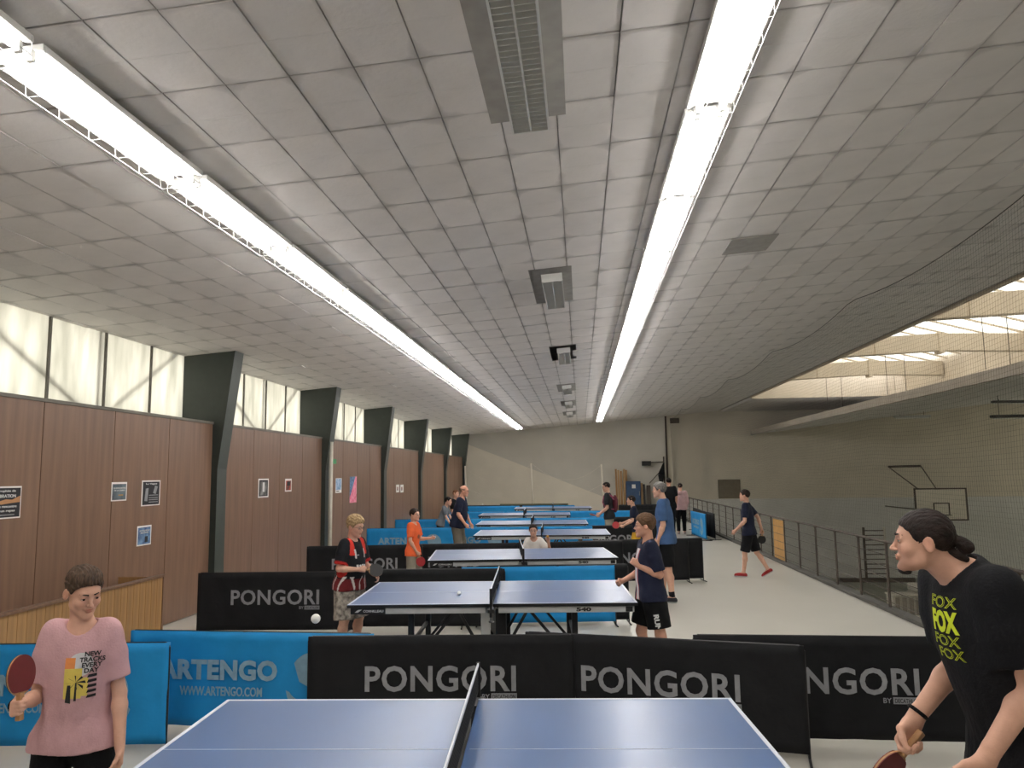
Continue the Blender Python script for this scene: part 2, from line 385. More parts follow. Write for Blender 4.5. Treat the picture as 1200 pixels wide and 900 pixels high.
# ---------------- ceiling lamps ----------------
def make_lamp():
    r = empty('ceiling_light'); L = 1.6; W = .15
    MB().prism([(-W, 0), (W, 0), (W, -.035), (W-.012, -.035), (.06, -.012), (-.06, -.012), (-W+.012, -.035), (-W, -.035)], 0, L, 1).build('housing', 'mirror_white', r)
    for x in (-.075, .075):
        MB().tube((x, .05, -.055), (x, L-.05, -.055), .019, 8).build('lamp_tube', 'tube_light', r, 0, True)
    em = MB().box(-.018, -.012, -.08, .018, .012, -.012).data('lamp_holder'); em.materials.append(MATS['mirror_white'])
    for y in (.012, L-.012):
        for x in (-.075, .075): link('lamp_holder', em, None, r).location = (x, y, 0)
    g = MB()
    for x in (-.14, -.05, .05, .14): g.tube((x, 0, -.1), (x, L, -.1), .002, 4)
    for k in range(7):
        y = L*(k+.05)/6.1; g.path([(-W, y, -.01), (-W, y, -.085), (-.14, y, -.1), (.14, y, -.1), (W, y, -.085), (W, y, -.01)], .002, 4)
    g.build('wire_guard', 'white_metal', r)
    return r
proto = make_lamp(); first = True; LP = 1.665
for side, X in (('left', SXL), ('right', SXR)):
    k = 0
    for j in range(-3, 20):
        y = 3.32+LP*j-(.0 if side == 'left' else .08)
        if y+1.6 > 34.9: break
        o = proto if first else copy_tree(proto); first = False
        o.location = (X, y, ceil_z(X)-.055); o.rotation_euler = (0, -ang, 0)
        n = {0: 'nearest in view', 1: 'second', 2: 'third', 3: 'fourth', 4: 'fifth', 5: 'sixth'}.get(j, '')
        ordn = ['nearest', 'second', 'third', 'fourth', 'fifth', 'sixth', 'seventh', 'eighth', 'ninth', 'tenth', 'eleventh', 'twelfth', 'thirteenth', 'fourteenth', 'fifteenth', 'sixteenth', 'seventeenth', 'eighteenth', 'nineteenth', 'twentieth', 'twenty-first', 'twenty-second', 'twenty-third'][max(0, j)]
        lab = ('lit twin tube lamp in the %s ceiling row, %s from the viewer' % (side, ordn)) if j >= 0 else ('lit twin tube lamp in the %s ceiling row, behind the viewer, %s' % (side, ['first', 'second', 'third'][-j-1]))
        tag(o, lab, 'ceiling light', 'lit tube lamps in two ceiling rows')
# smooth plaster strips around lamp rows
# unlit louvre fittings between the rows
def make_louvre(L=1.5):
    r = empty('louvre_light'); W = .125
    MB().box(-W, 0, -.02, W, L, .03).build('housing', 'mirror_white', r)
    fr = MB().box(-W, 0, -.085, -W+.014, L, -.0).box(W-.014, 0, -.085, W, L, 0).box(-W, 0, -.085, W, .016, 0).box(-W, L-.016, -.085, W, L, 0).box(-.006, 0, -.08, .006, L, 0)
    fr.build('frame', 'mirror_white', r)
    me = MB().box(-W+.015, -.003, -.078, W-.015, .003, -.02).data('louvre_slat'); me.materials.append(MATS['mirror_white'])
    n = 26
    for k in range(n):
        o = link('louvre_slat', me, None, r); o.location = (0, L*(k+1)/(n+1), 0)
    return r
lv = make_louvre(); 
for k, (px, py) in enumerate([(621, 138), (651, 353), (662, 421), (665, 458), (667, 475), (668, 486)]):
    q = atC(px, py); o = lv if k == 0 else copy_tree(lv)
    o.location = (float(q[0]), float(q[1])-1.5, ceil_z(float(q[0]))-.02); o.rotation_euler = (0, -ang, 0)
    print('louvre', q)
    tag(o, 'unlit white louvred light between the lamp rows, ' + ['the large one at the top edge', 'second from the viewer', 'third from the viewer', 'fourth from the viewer', 'fifth from the viewer', 'farthest, next to end wall'][k], 'ceiling light', 'unlit louvred lights down the middle')
    # dark gap board beside it
    s = MB().box(-.26, -.25, .012, .24, 1.5, .02)
    b = s.build('recess', 'ceiling_gap', o); 
q = atC(878, 285); tag(MB().box(-.25, -.3, -.012, .25, .3, 0).build('ceiling_patch', 'ceiling_gap'), 'dark grey square patch on the ceiling right of the lamp row', 'panel')
o = COL.objects['ceiling_patch']; o.location = (q[0], q[1], q[2]-.012); o.rotation_euler = (0, -ang, 0)

# ---------------- railing and net ----------------
rl = empty('guard_rail', (XR+.06, 0, 0)); tag(rl, 'brown steel guard rail with horizontal bars along the gallery edge', 'railing')
pm = MB().box(-.008, -.034, -.1, .008, -.010, .93).box(-.008, .010, -.1, .008, .034, .93).box(-.02, -.03, .92, .02, .03, .94).data('rail_post'); pm.materials.append(MATS['brown_steel'])
y = 11.42-1.1*14
while y < YE:
    o = link('rail_post', pm, None, rl); o.location = (0, y, 0); y += 1.1
MB().tube((0, YB, .95), (0, YE, .95), .022, 8).build('top_rail', 'brown_steel', rl, 0, True)
wm = MB().tube((0, YB, 0), (0, YE, 0), .006, 6).data('rail_bar'); wm.materials.append(MATS['brown_steel'])
for z in (.12, .28, .44, .6, .76): o = link('rail_bar', wm, None, rl); o.location = (.012, 0, z)
yb = atX(906, 640, XR+.06)[1]
tag(MB().box(0, 0, .03, .012, .95, .9).build('rail_board', 'yellow_board', rl), 'ochre wooden board filling one bay')
COL.objects['rail_board'].location = (.02, 11.42+1.1*(round((yb-11.42-.4)/1.1)-1)+.07, 0)
# protective net hung from a cable under the ceiling
import math as _m
def sag(y):
    t = ((y-2.0) % 5.15)/5.15; return .16*4*t*(1-t)
nt = empty('safety_net', (XR+.12, 0, 0)); tag(nt, 'fine dark safety net hanging from ceiling cable down to gallery railing', 'net')
zt = ceil_z(XR)
NR = .001; n = MB(); y = YB+.12
while y < YE-.1:
    z1 = zt-.06-sag(y); bul = .10*math.sin(y*.7)
    n.tube((0, y, .02), (bul, y+.05, 1.9), NR, 3, caps=False); n.tube((bul, y+.05, 1.9), (0, y, z1), NR, 3, caps=False); y += .055
z = .06
while z < zt-.05:
    pts = []
    yy = YB+.05
    while yy < YE-.1:
        zz = z*(1-sag(yy)/zt); f = 1-abs(zz-1.9)/2.9; pts.append((.10*math.sin(yy*.7)*max(0, f), yy, zz)); yy += 1.0
    for a, b in zip(pts[:-1], pts[1:]): n.tube(a, b, NR, 3, caps=False)
    z += .055
tag(n.build('net_mesh', 'net_grey', nt), kind='stuff')
pts = []; yy = YB+.1
while yy < YE: pts.append((0, yy, zt-.05-sag(yy))); yy += .4
MB().path(pts, .006, 5).build('cable', 'black_metal', nt)

# ---------------- far end ----------------
bo = empty('backboard'); q = atY(1103, 591, 33.5); bo.location = Vector(q)
tag(bo, 'pale basketball backboard with dark outline on the far sports hall wall', 'backboard')
k = 33.5/900
MB().box(-28*k, 0, -18*k, 28*k, .04, 18*k).build('board', 'plaster_pale', bo)
fr = MB()
for x in (-28*k, 28*k-.06): fr.box(x, -.01, -18*k, x+.06, .05, 18*k)
for z in (-18*k, 18*k-.06): fr.box(-28*k, -.01, z, 28*k, .05, z+.06)
for x in (-.32, .28): fr.box(x, -.012, -.42, x+.045, 0, .05)
fr.box(-.32, -.012, .02, .325, 0, .065); fr.build('outline', 'brown_steel', bo)
rim = MB(); 
for i in range(12):
    a, b = 2*PI*i/12, 2*PI*(i+1)/12; rim.tube((.22*math.cos(a), -.36+.22*math.sin(a), -.42), (.22*math.cos(b), -.36+.22*math.sin(b), -.42), .012, 5)
rim.tube((0, 0, -.42), (0, -.14, -.42), .02, 5).build('hoop', 'brown_steel', bo)
wq = [np.array(atY(a, b, YE-.1))-q for a, b in ((1041, 547), (1079, 546))]
br = MB().tube(wq[0], wq[1], .05, 6); ends = [(-24*k, .05, 18*k), (-4*k, .05, 18*k)]
for a, b in zip(wq, ends): br.tube(a, b, .025, 5)
br.tube((-20*k, .05, -6*k), (-20*k, YE-33.56, -6*k), .03, 5).tube((20*k, .05, -6*k), (20*k, YE-33.56, -6*k), .03, 5)
br.build('support_arms', 'brown_steel', bo)
# wall things
def wallbox(name, px0, py0, px1, py1, m, lab, cat, d=.06, Y=None):
    Y = Y or YE-.01; a = atY(px0, py0, Y); b = atY(px1, py1, Y)
    o = MB().box(0, -d, 0, b[0]-a[0], 0, a[2]-b[2]).build(name, m, None, .01); o.location = (a[0], Y, b[2]); return tag(o, lab, cat)
wallbox('wall_vent', 841, 562, 868, 584, mat('vent_brown', '6f6552', .8, .1), 'brown square vent cover on the far beige wall above the railing', 'vent')
wallbox('wall_sign', 785, 490, 796, 496, 'brown_steel', 'small dark rectangular plate high on the far beige wall', 'sign')
# leaning planks
pl = empty('plank_stack', (0, 0, 0)); q = atY(728, 590, YE-.5); pl.location = (q[0], YE-.5, 0)
tag(pl, 'bundle of tall pale wooden planks leaning upright against the end wall', 'planks')
for i in range(5):
    x = -.22+i*.11; h = 2.15-.05*(i % 3); MB().box(x, -.03+.03*(i % 2), .0, x+.09, .04+.03*(i % 2), h, Matrix.Rotation(random.uniform(-.02, .02), 4, 'Y')).build('plank', 'wood_pale' if i % 2 else 'wood_light', pl)
d = empty('blue_cabinet', (0, 0, 0)); a = atY(733, 564, YE-.3); b = atY(750, 564, YE-.3); d.location = (a[0], YE-.3, 0); wd = b[0]-a[0]
tag(d, 'dark blue cabinet with a small notice standing at the end wall', 'cabinet')
MB().box(0, -.3, .05, wd, .25, a[2]).build('body', 'door_blue', d, .01); MB().box(.02, -.33, .1, wd-.02, -.305, a[2]-.04).build('door', 'door_blue', d, .006)
MB().box(wd*.4, -.337, a[2]-.33, wd*.65, -.331, a[2]-.15).build('notice', 'paper', d); MB().box(wd-.08, -.36, .9, wd-.05, -.335, 1.1).build('handle', 'grey_metal', d)
for i, (px, c, lab) in enumerate([(752, 'wood_pale', 'short pale board leaning right of the blue cabinet'), (754.5, 'black_metal', 'black folded panel leaning right of the blue cabinet'), (759, 'brown_steel', 'brown folded panel leaning near the blue cabinet'), ]):
    a = atY(px, 566, YE-.5); o = MB().box(-.05, 0, 0, .06 if i != 2 else .14, .05, a[2]-.05*i).build('leaning_panel', c, None, .005); o.location = (a[0], YE-.5, 0); o.rotation_euler = (-.1, 0, 0); tag(o, lab, 'panel')
# folded basketball arm at the end wall with hanging dark bag
a = atY(778, 545, YE-.3); ar = empty('folded_hoop', tuple(a)); tag(ar, 'dark folding hoop arm with drooping black net beside the wall seam', 'hoop')
b = atY(756, 546, YE-.3); dx = b[0]-a[0]
MB().tube((0, 0, .15), (dx, 0, .12), .03, 6).tube((0, 0, -.1), (dx*.8, 0, -.85), .02, 6).tube((0, 0, .4), (0, 0, -.9), .035, 6).build('arm', 'brown_steel', ar)
MB().box(dx-.15, -.08, -.02, dx+.28, .1, .2).build('end_bracket', 'black_metal', ar, .01)
MB().tube((-.02, -.1, .1), (-.15, -.15, -.45), .03, 8, .16).tube((-.15, -.15, -.45), (-.18, -.15, -.95), .16, 8, .05).build('bag', 'black_fabric', ar, 0, True)
# net posts and sagging net near the end wall
vp = empty('volleyball_net', (0, YE-1.2, 0)); tag(vp, 'pale poles with a thin sagging net rope before the end wall', 'net')
xs = [float(atY(px, 560, YE-1.2)[0]) for px in (547, 624.5, 707)]; tops = [float(atY(px, py, YE-1.2)[2]) for px, py in ((547, 546), (622, 543), (707, 544))]
for x, z in zip(xs, tops): MB().tube((x, 0, 0), (x-.08, 0, z), .05, 8, .035).build('pole', 'plaster_pale', vp, 0, True)
for (x0, z0), (x1, z1) in (((xs[0], tops[0]-.1), (xs[1], tops[1])), ((xs[1], tops[1]), (xs[2], tops[2]))):
    for dz, sg in ((0, .75), (-.9, .55)):
        pts = [(x0+(x1-x0)*t-.05, 0, z0+(z1-z0)*t-sg*4*t*(1-t)+dz) for t in np.linspace(0, 1, 13)]
        MB().path(pts, .008, 4).build('rope', 'plaster_pale', vp)
a = atY(586, 589, YE-2); b = atY(666, 588, YE-2)
be = empty('balance_beam', (a[0], YE-2, 0)); tag(be, 'long olive grey beam lying on supports before the end wall', 'beam')
MB().box(0, -.1, .42, b[0]-a[0], .1, .62).build('beam', mat('olive', '6a6748', .7), be, .02)
for x in (.3, b[0]-a[0]-.4): MB().box(x, -.2, 0, x+.1, .2, .42).build('leg', 'black_metal', be)
# long dark mat row in front of the end wall, left
a = atY(540, 596, YE-3.5); o = MB().box(-5.3, 0, 0, -.6, .25, .62).build('dark_mat', 'black_fabric', None, .03); o.location = (0, YE-3.5, 0); tag(o, 'long low black mat lying before the end wall behind the blue barriers', 'mat')
# court things seen through the net
q = atZ(1062, 728, -3.0)
for i, (px, py, sx, sy, sz, m, lab) in enumerate([(1061, 716, .9, .7, .75, 'rust_white', 'white storage crate on the sports hall floor behind the net'), (1086, 702, 1.1, .8, .8, 'rust_white', 'white folded mat pile beside the storage crate'), (1080, 735, 1.2, .9, .5, 'rust_white', 'low pale mat on the sports hall floor below the crate')]):
    q = atZ(px, py+8, -3.0); r = empty('storage_crate' if i == 0 else 'gym_mat', tuple(q)); tag(r, lab, 'crate' if i == 0 else 'mat')
    if i == 0:
        MB().box(-sx/2, -sy/2, .05, sx/2, sy/2, sz).build('body', m, r, .02)
        for k in range(4): MB().box(-sx/2+.03+k*.22, -sy/2-.02, .08, -sx/2+.17+k*.22, -sy/2, sz-.03).build('slat', 'concrete', r)
        MB().box(-sx/2-.03, -sy/2-.03, sz, sx/2+.03, sy/2+.03, sz+.05).build('lid', m, r, .01)
    else:
        for k in range(3): MB().box(-sx/2+.03*k, -sy/2, sz/3*k, sx/2-.03*k, sy/2, sz/3*(k+1)-.02).build('layer', m, r, .04)
q = atZ(1028, 682, -3.0); r = empty('wall_bars', tuple(q)); tag(r, 'brown slatted climbing frame on the sports hall floor beyond the net', 'climbing frame')
for x in (-.45, .45): MB().box(x-.04, -.05, 0, x+.04, .05, 2.4).build('upright', 'brown_steel' if x < 0 else 'rust_white', r)
bm_ = MB().tube((-.45, 0, 0), (.45, 0, 0), .025, 6).data('rung'); bm_.materials.append(MATS['brown_steel'])
for k in range(11): o = link('rung', bm_, None, r); o.location = (0, 0, .15+k*.21)
MB().box(-1.6, -.1, 0, 1.6, .1, .18).build('base_beam', 'brown_steel', r)

# ---------------- posters ----------------
def poster(px0, py0, px1, py1, fn, lab, cat='poster', X=None):
    X = X or XW+.012; a = atX(px0, (py0+py1)/2, X); b = atX(px1, (py0+py1)/2, X); zt = atX((px0+px1)/2, py0, X)[2]; zb = atX((px0+px1)/2, py1, X)[2]
    L = b[1]-a[1]; H = zt-zb; r = empty('poster', (X-.008, a[1], zb)); tag(r, lab, cat)
    MB().box(0, 0, 0, .003, L, H).build('sheet', 'paper', r); fn(r, L, H); return r
def pbox(r, L, H, y0, z0, y1, z1, m, e=.0045, name='print'): return MB().box(.003, L*y0, H*z0, e, L*y1, H*z1).build(name, m, r)
def plet(r, L, H, txt, zc, h, m='white_print', yc=.5, w=None):
    place_text('lettering', text_mesh(txt, H*h, None if w is None else L*w, .01), m, r, (.006, L*yc, H*zc), (0, 1, 0), (0, 0, 1))
mat('dark_print', '16181f', .7); mat('blue_print', '27406e', .7, .3, 14, col2='6d8fb0'); mat('grey_photo', '2a2b2c', .7, .2, 9, col2='8a8a88'); mat('skin_print', 'c08a5c', .7, .1)
mat('sunset_print', '1c2130', .7, .2, 5, col2='6d7c84'); mat('pink_print', 'd0446c', .7, .2, 12, col2='e8a0b4'); mat('red_print', 'b8442e', .7, .2, 9, col2='4a3a34'); mat('green_sign', '3f9a62', .6); mat('sky_print', 'b8cbe0', .7, .2, 14, col2='4a78a8')
def f1(r, L, H):
    pbox(r, L, H, .03, .04, .97, .95, 'dark_print'); plet(r, L, H, 'Trophée de', .85, .09, w=.6); plet(r, L, H, 'VIBRATION', .7, .1, w=.62)
    MB().prism([(L*.2, H*.52), (L*.5, H*.6), (L*.7, H*.58), (L*.96, H*.7), (L*.96, H*.5), (L*.7, H*.48), (L*.35, H*.44)], .004, .0055, 0).build('print', 'skin_print', r)
    plet(r, L, H, 'Une rencontre', .38, .08, w=.7); plet(r, L, H, 'et un repas', .23, .08, w=.6); pbox(r, L, H, .1, .1, .8, .13, 'grey_print', .0055)
def f2(r, L, H):
    pbox(r, L, H, .06, .06, .94, .9, 'sunset_print'); plet(r, L, H, 'LES RENCONTRES', .68, .08, w=.8); plet(r, L, H, 'DE LA SOIREE', .56, .07, w=.7); pbox(r, L, H, .45, .28, .75, .34, 'yellow_board', .0055)
def f3(r, L, H):
    pbox(r, L, H, .05, .04, .95, .95, 'dark_print'); plet(r, L, H, 'La Vague', .86, .08, w=.6)
    MB().prism([(L*.15, H*.2), (L*.3, H*.18), (L*.35, H*.7), (L*.2, H*.68)], .004, .0055, 0).build('print', 'grey_print', r); MB().prism([(L*.6, H*.5), (L*.75, H*.45), (L*.85, H*.75), (L*.7, H*.8)], .004, .0055, 0).build('print', 'grey_print', r)
    for z in (.4, .3, .22, .13): pbox(r, L, H, .38, z, .88, z+.03, 'grey_print', .0055)
def f4(r, L, H):
    pbox(r, L, H, .06, .06, .94, .92, 'blue_print'); plet(r, L, H, 'LES NOUVELLES', .75, .08, w=.7); plet(r, L, H, 'EMOTIONS', .64, .07, w=.55); pbox(r, L, H, .55, .15, .75, .45, 'dark_print', .0055)
def f5(r, L, H): pbox(r, L, H, .08, .07, .92, .93, 'dark_print'); pbox(r, L, H, .2, .12, .8, .85, 'grey_photo', .0055); pbox(r, L, H, .4, .3, .6, .8, 'white_print', .006)
def f6(r, L, H): pbox(r, L, H, .12, .1, .88, .85, 'red_print'); pbox(r, L, H, .25, .45, .75, .78, 'dark_print', .0055)
def f7(r, L, H): pbox(r, L, H, .05, .2, .95, .97, 'sky_print'); pbox(r, L, H, .15, .08, .6, .14, 'dark_print')
def f8(r, L, H): pbox(r, L, H, 0, 0, 1, 1, 'pink_print'); MB().prism([(0, H*.2), (L*.25, H*.4), (L*.8, H), (0, H)], .004, .0055, 0).build('print', 'blue_print', r)
def f9(r, L, H): pbox(r, L, H, .3, .25, .6, .7, 'red_print')
poster(-12, 570, 25, 608, f1, 'dark poster with two reaching hands cut by the left edge')
poster(131, 565, 149, 587, f2, 'small dark poster over a panel joint, left of the black poster')
poster(166.5, 563, 188, 592.5, f3, 'black poster with grey swirls, right of the small dark one')
poster(161, 616, 177.5, 639, f4, 'blue poster hanging below the other two on the wood wall')
poster(303, 561, 315, 583, f5, 'black and white photo poster in the second wooden bay')
poster(334.5, 561, 342, 576, f6, 'small reddish poster in the second wooden bay')
poster(393.5, 560.5, 400.5, 577.5, f7, 'pale blue poster right of the white pipe')
poster(410, 558.5, 418, 589, f8, 'tall pink and blue poster right of the pale blue one')
poster(464.5, 568, 468, 577, f9, 'tiny white notice in fourth bay, left of a pair', 'notice')
poster(469.5, 568, 473, 577, f9, 'tiny white notice in fourth bay, right of a pair', 'notice')
poster(390.5, 538, 394.5, 543.5, lambda r, L, H: pbox(r, L, H, 0, 0, 1, 1, 'green_sign'), 'small green exit sign high beside the white pipe', 'sign')
# ---------------- barriers ----------------
BH = .76; BL = 2.0
def ripple_panel(L, H, col):
    n, k = 40, 10; m = MB(); ph = random.random()*6
    for i in range(n+1):
        for j in range(k+1):
            x = L*i/n; z = .05+(H-.05)*j/k; w = 1-abs(2*j/k-1)*.3
            y = .006*math.sin(x*9+ph)*w+.004*math.sin(x*23+z*7+ph*2)*w
            m.v.append((x, y-.013, z))
    for i in range(n):
        for j in range(k):
            a = i*(k+1)+j; m.f.append((a, a+k+1, a+k+2, a+1))
    N = len(m.v); m.v += [(x, y+.026, z) for x, y, z in m.v]; m.f += [tuple(N+q for q in f)[::-1] for f in m.f[:n*k]]
    def edge(ids):
        for a, b in zip(ids[:-1], ids[1:]): m.f.append((a, b, N+b, N+a))
    edge([i*(k+1)+k for i in range(n+1)]); edge([i*(k+1) for i in range(n+1)][::-1]); edge(list(range(k+1))); edge([n*(k+1)+j for j in range(k+1)][::-1])
    return m
TXT = {}
def tm_(key, *a, **k):
    if key not in TXT: TXT[key] = text_mesh(*a, **k)
    return TXT[key]
def barrier(a, b, style, lab, face=-1):
    a = Vector((float(a[0]), float(a[1]), 0)); b = Vector((float(b[0]), float(b[1]), 0)); d = (b-a); ang_ = math.atan2(d.y, d.x)
    r = empty('barrier', a, ang_); tag(r, lab, 'barrier', 'court barriers')
    blk = style[0] == 'k'; f = 'black_fabric' if blk else 'blue_fabric'
    ripple_panel(BL, BH, 0).build('cover', f, r, 0, True)
    fr = MB(); fr.path([(.0, 0, 0), (.0, 0, BH-.03), (.03, 0, BH), (BL-.03, 0, BH), (BL, 0, BH-.03), (BL, 0, 0)], .008, 6)
    fr.build('frame', 'black_metal', r)
    ft = MB().tube((0, -.17, .012), (0, .17, .012), .01, 6).data('foot'); ft.materials.append(MATS['black_metal'])
    for x in (0, BL): o = link('foot', ft, None, r); o.location = (x, 0, 0)
    R, U = (1, 0, 0), (0, 0, 1); off = -.026
    if style == 'kP':
        place_text('lettering', tm_('P', 'PONGORI', .188, 1.13, .022, .002, 1.06), 'grey_print', r, (1.0, off, .455), R, U)
        place_text('lettering', tm_('BY', 'BY', .035, None, .01, .002), 'grey_print', r, (1.34, off, .325), R, U)
        o = MB().box(1.38, off-.003, .302, 1.57, off+.002, .348).build('tag', 'grey_print', r)
        place_text('lettering', tm_('DEC', 'DECATHLON', .03, .17, .012, .002), 'black_plastic', r, (1.475, off-.003, .325), R, U)
    if style == 'bA':
        place_text('lettering', tm_('A', 'ARTENGO', .155, .98, .045, .002, 1.05), 'bluegrey_print', r, (.75, off, .475), R, U)
        place_text('lettering', tm_('W', 'WWW.ARTENGO.COM', .07, .68, .02, .002), 'bluegrey_print', r, (.78, off, .315), R, U)
        for sgn in (0, 1):
            poly = []
            if sgn == 0:
                for i in range(25):
                    t = -.45*PI+i/24*1.25*PI; poly.append((1.53+.19*math.cos(t), .42+.19*math.sin(t)*1.05))
                poly += [(1.42, .40), (1.5, .36), (1.56, .27)]
            else:
                for i in range(13):
                    t = -.95*PI+i/12*.85*PI; poly.append((1.53+.22*math.cos(t), .37+.24*math.sin(t)))
                for i in range(13):
                    t = -.1*PI-i/12*.8*PI; poly.append((1.53+.2*math.cos(t), .36+.12*math.sin(t)))
            MB().prism(poly, off-.002, off+.0005, 1).build('ball_mark', 'bluegrey_print', r)
    return r
def bpx(x0, y0, x1, y1, style, lab, full='l', dy=0.):
    a = atZ(x0, y0, BH); b = atZ(x1, y1, BH); a[1] += dy; b[1] += dy; d = (b-a)/np.linalg.norm(b-a)
    if full == 'l': b = a+d*BL
    else: a = b-d*BL
    print('bar', lab[:40], np.round(a, 2), np.round(b, 2)); return barrier(a, b, style, lab)
# front row
bpx(-50, 756, 199, 753, 'bA', 'blue barrier behind the boy in the pink shirt', 'r')
bpx(155, 738.5, 390, 742, 'bA', 'blue barrier between the pink shirt boy and the black front row')
bpx(362, 746, 664, 744, 'kP', 'black barrier directly behind the net of the front table')
bpx(664, 743, 942, 757, 'kP', 'black barrier behind the right half of the front table', 'r')
bpx(812, 744, 1110, 747, 'kP', 'black barrier partly behind the man in the black shirt')
# second row
bpx(233, 671.5, 411, 670, 'kP', 'black barrier by the wooden wall, left end of second row')
bpx(409, 668.5, 545, 667.5, 'k', 'black barrier behind the left half of the second table', 'l', .06)
bpx(541, 665, 716, 662.5, 'b', 'bright blue barrier behind the second table', 'l')
bpx(700, 662.8, 736, 662.3, 'k', 'black barrier at right end of the second row, half hidden by the blue one', 'r', .12)
# third row
bpx(360, 640.5, 489, 638.5, 'kP', 'black barrier at left end of the third row')
bpx(472, 638.5, 600, 637, 'kP', 'black barrier of third row below the orange shirt boy', 'l', .07)
bpx(598, 636.5, 720, 634, 'k', 'black barrier of third row behind the third table net')
bpx(676, 634.5, 802, 632.5, 'kP', 'black barrier of third row behind the man in the blue polo', 'l', .07)
bpx(715, 664, 745, 663, 'k', 'black barrier at right end of the second row, behind the navy shirt boy', 'l') if False else None
bpx(760, 632.8, 824, 631.5, 'k', 'black barrier at right end of the third row', 'r', .14)
# fourth row
for i, (x0, x1, st) in enumerate([(430, 497, 'bA'), (500, 600, 'bA'), (592, 690, 'b'), (664, 746, 'kP')]):
    bpx(x0, 619.5-.012*(x0-430), x1, 619.5-.012*(x1-430), st, ['blue barrier left of the orange shirt boy, fourth row', 'blue barrier behind the older man, fourth row', 'blue barrier behind the fourth table net', 'black barrier with white lettering at the right of the fourth row'][i], 'l', .06*(i%2))
for i, (x0, x1, st) in enumerate([(463, 550, 'b'), (546, 632, 'b'), (628, 700, 'b'), (700, 786, 'k')]):
    bpx(x0, 609-.011*(x0-463), x1, 609-.011*(x1-463), st, ['blue barrier beside the small boy in grey, fifth row', 'blue barrier second in the fifth row', 'blue barrier behind the fifth table right half', 'black barrier at the right of the fifth row'][i], 'l', .06*(i%2))
for i, (x0, x1, st) in enumerate([(520, 596, 'b'), (594, 668, 'b'), (668, 738, 'b'), (714, 784, 'k')]):
    bpx(x0, 600-.008*(x0-520), x1, 600-.008*(x1-520), st, ['blue barrier at the left of the sixth row', 'blue barrier in the middle of the sixth row', 'blue barrier beside the man with the backpack', 'black barrier behind the boy with the red bat'][i], 'l', .06*(i%2))
for i, (x0, x1, st) in enumerate([(548, 612, 'b'), (612, 676, 'b'), (725, 785, 'k')]):
    q = atY(x0, 590, 29.6+.06*i); barrier(q, q+np.array([1, 0, 0]), st, ['blue barrier at the left of the last row', 'blue barrier in the middle of the last row', 'black barrier at the right of the last row'][i])
a = atZ(811, 627.5, 0)
barrier(a, a+np.array([.12, -1.95, 0]), 'bA', 'blue barrier standing askew near the railing beside pink hoodie')
barrier(a+np.array([.35, .35, 0]), a+np.array([.4, 2.35, 0]), 'k', 'black barrier standing end on behind the askew blue one')
barrier(a+np.array([.42, -1.75, 0]), a+np.array([.3, .25, 0]), 'k', 'black barrier between the askew blue one and the railing')

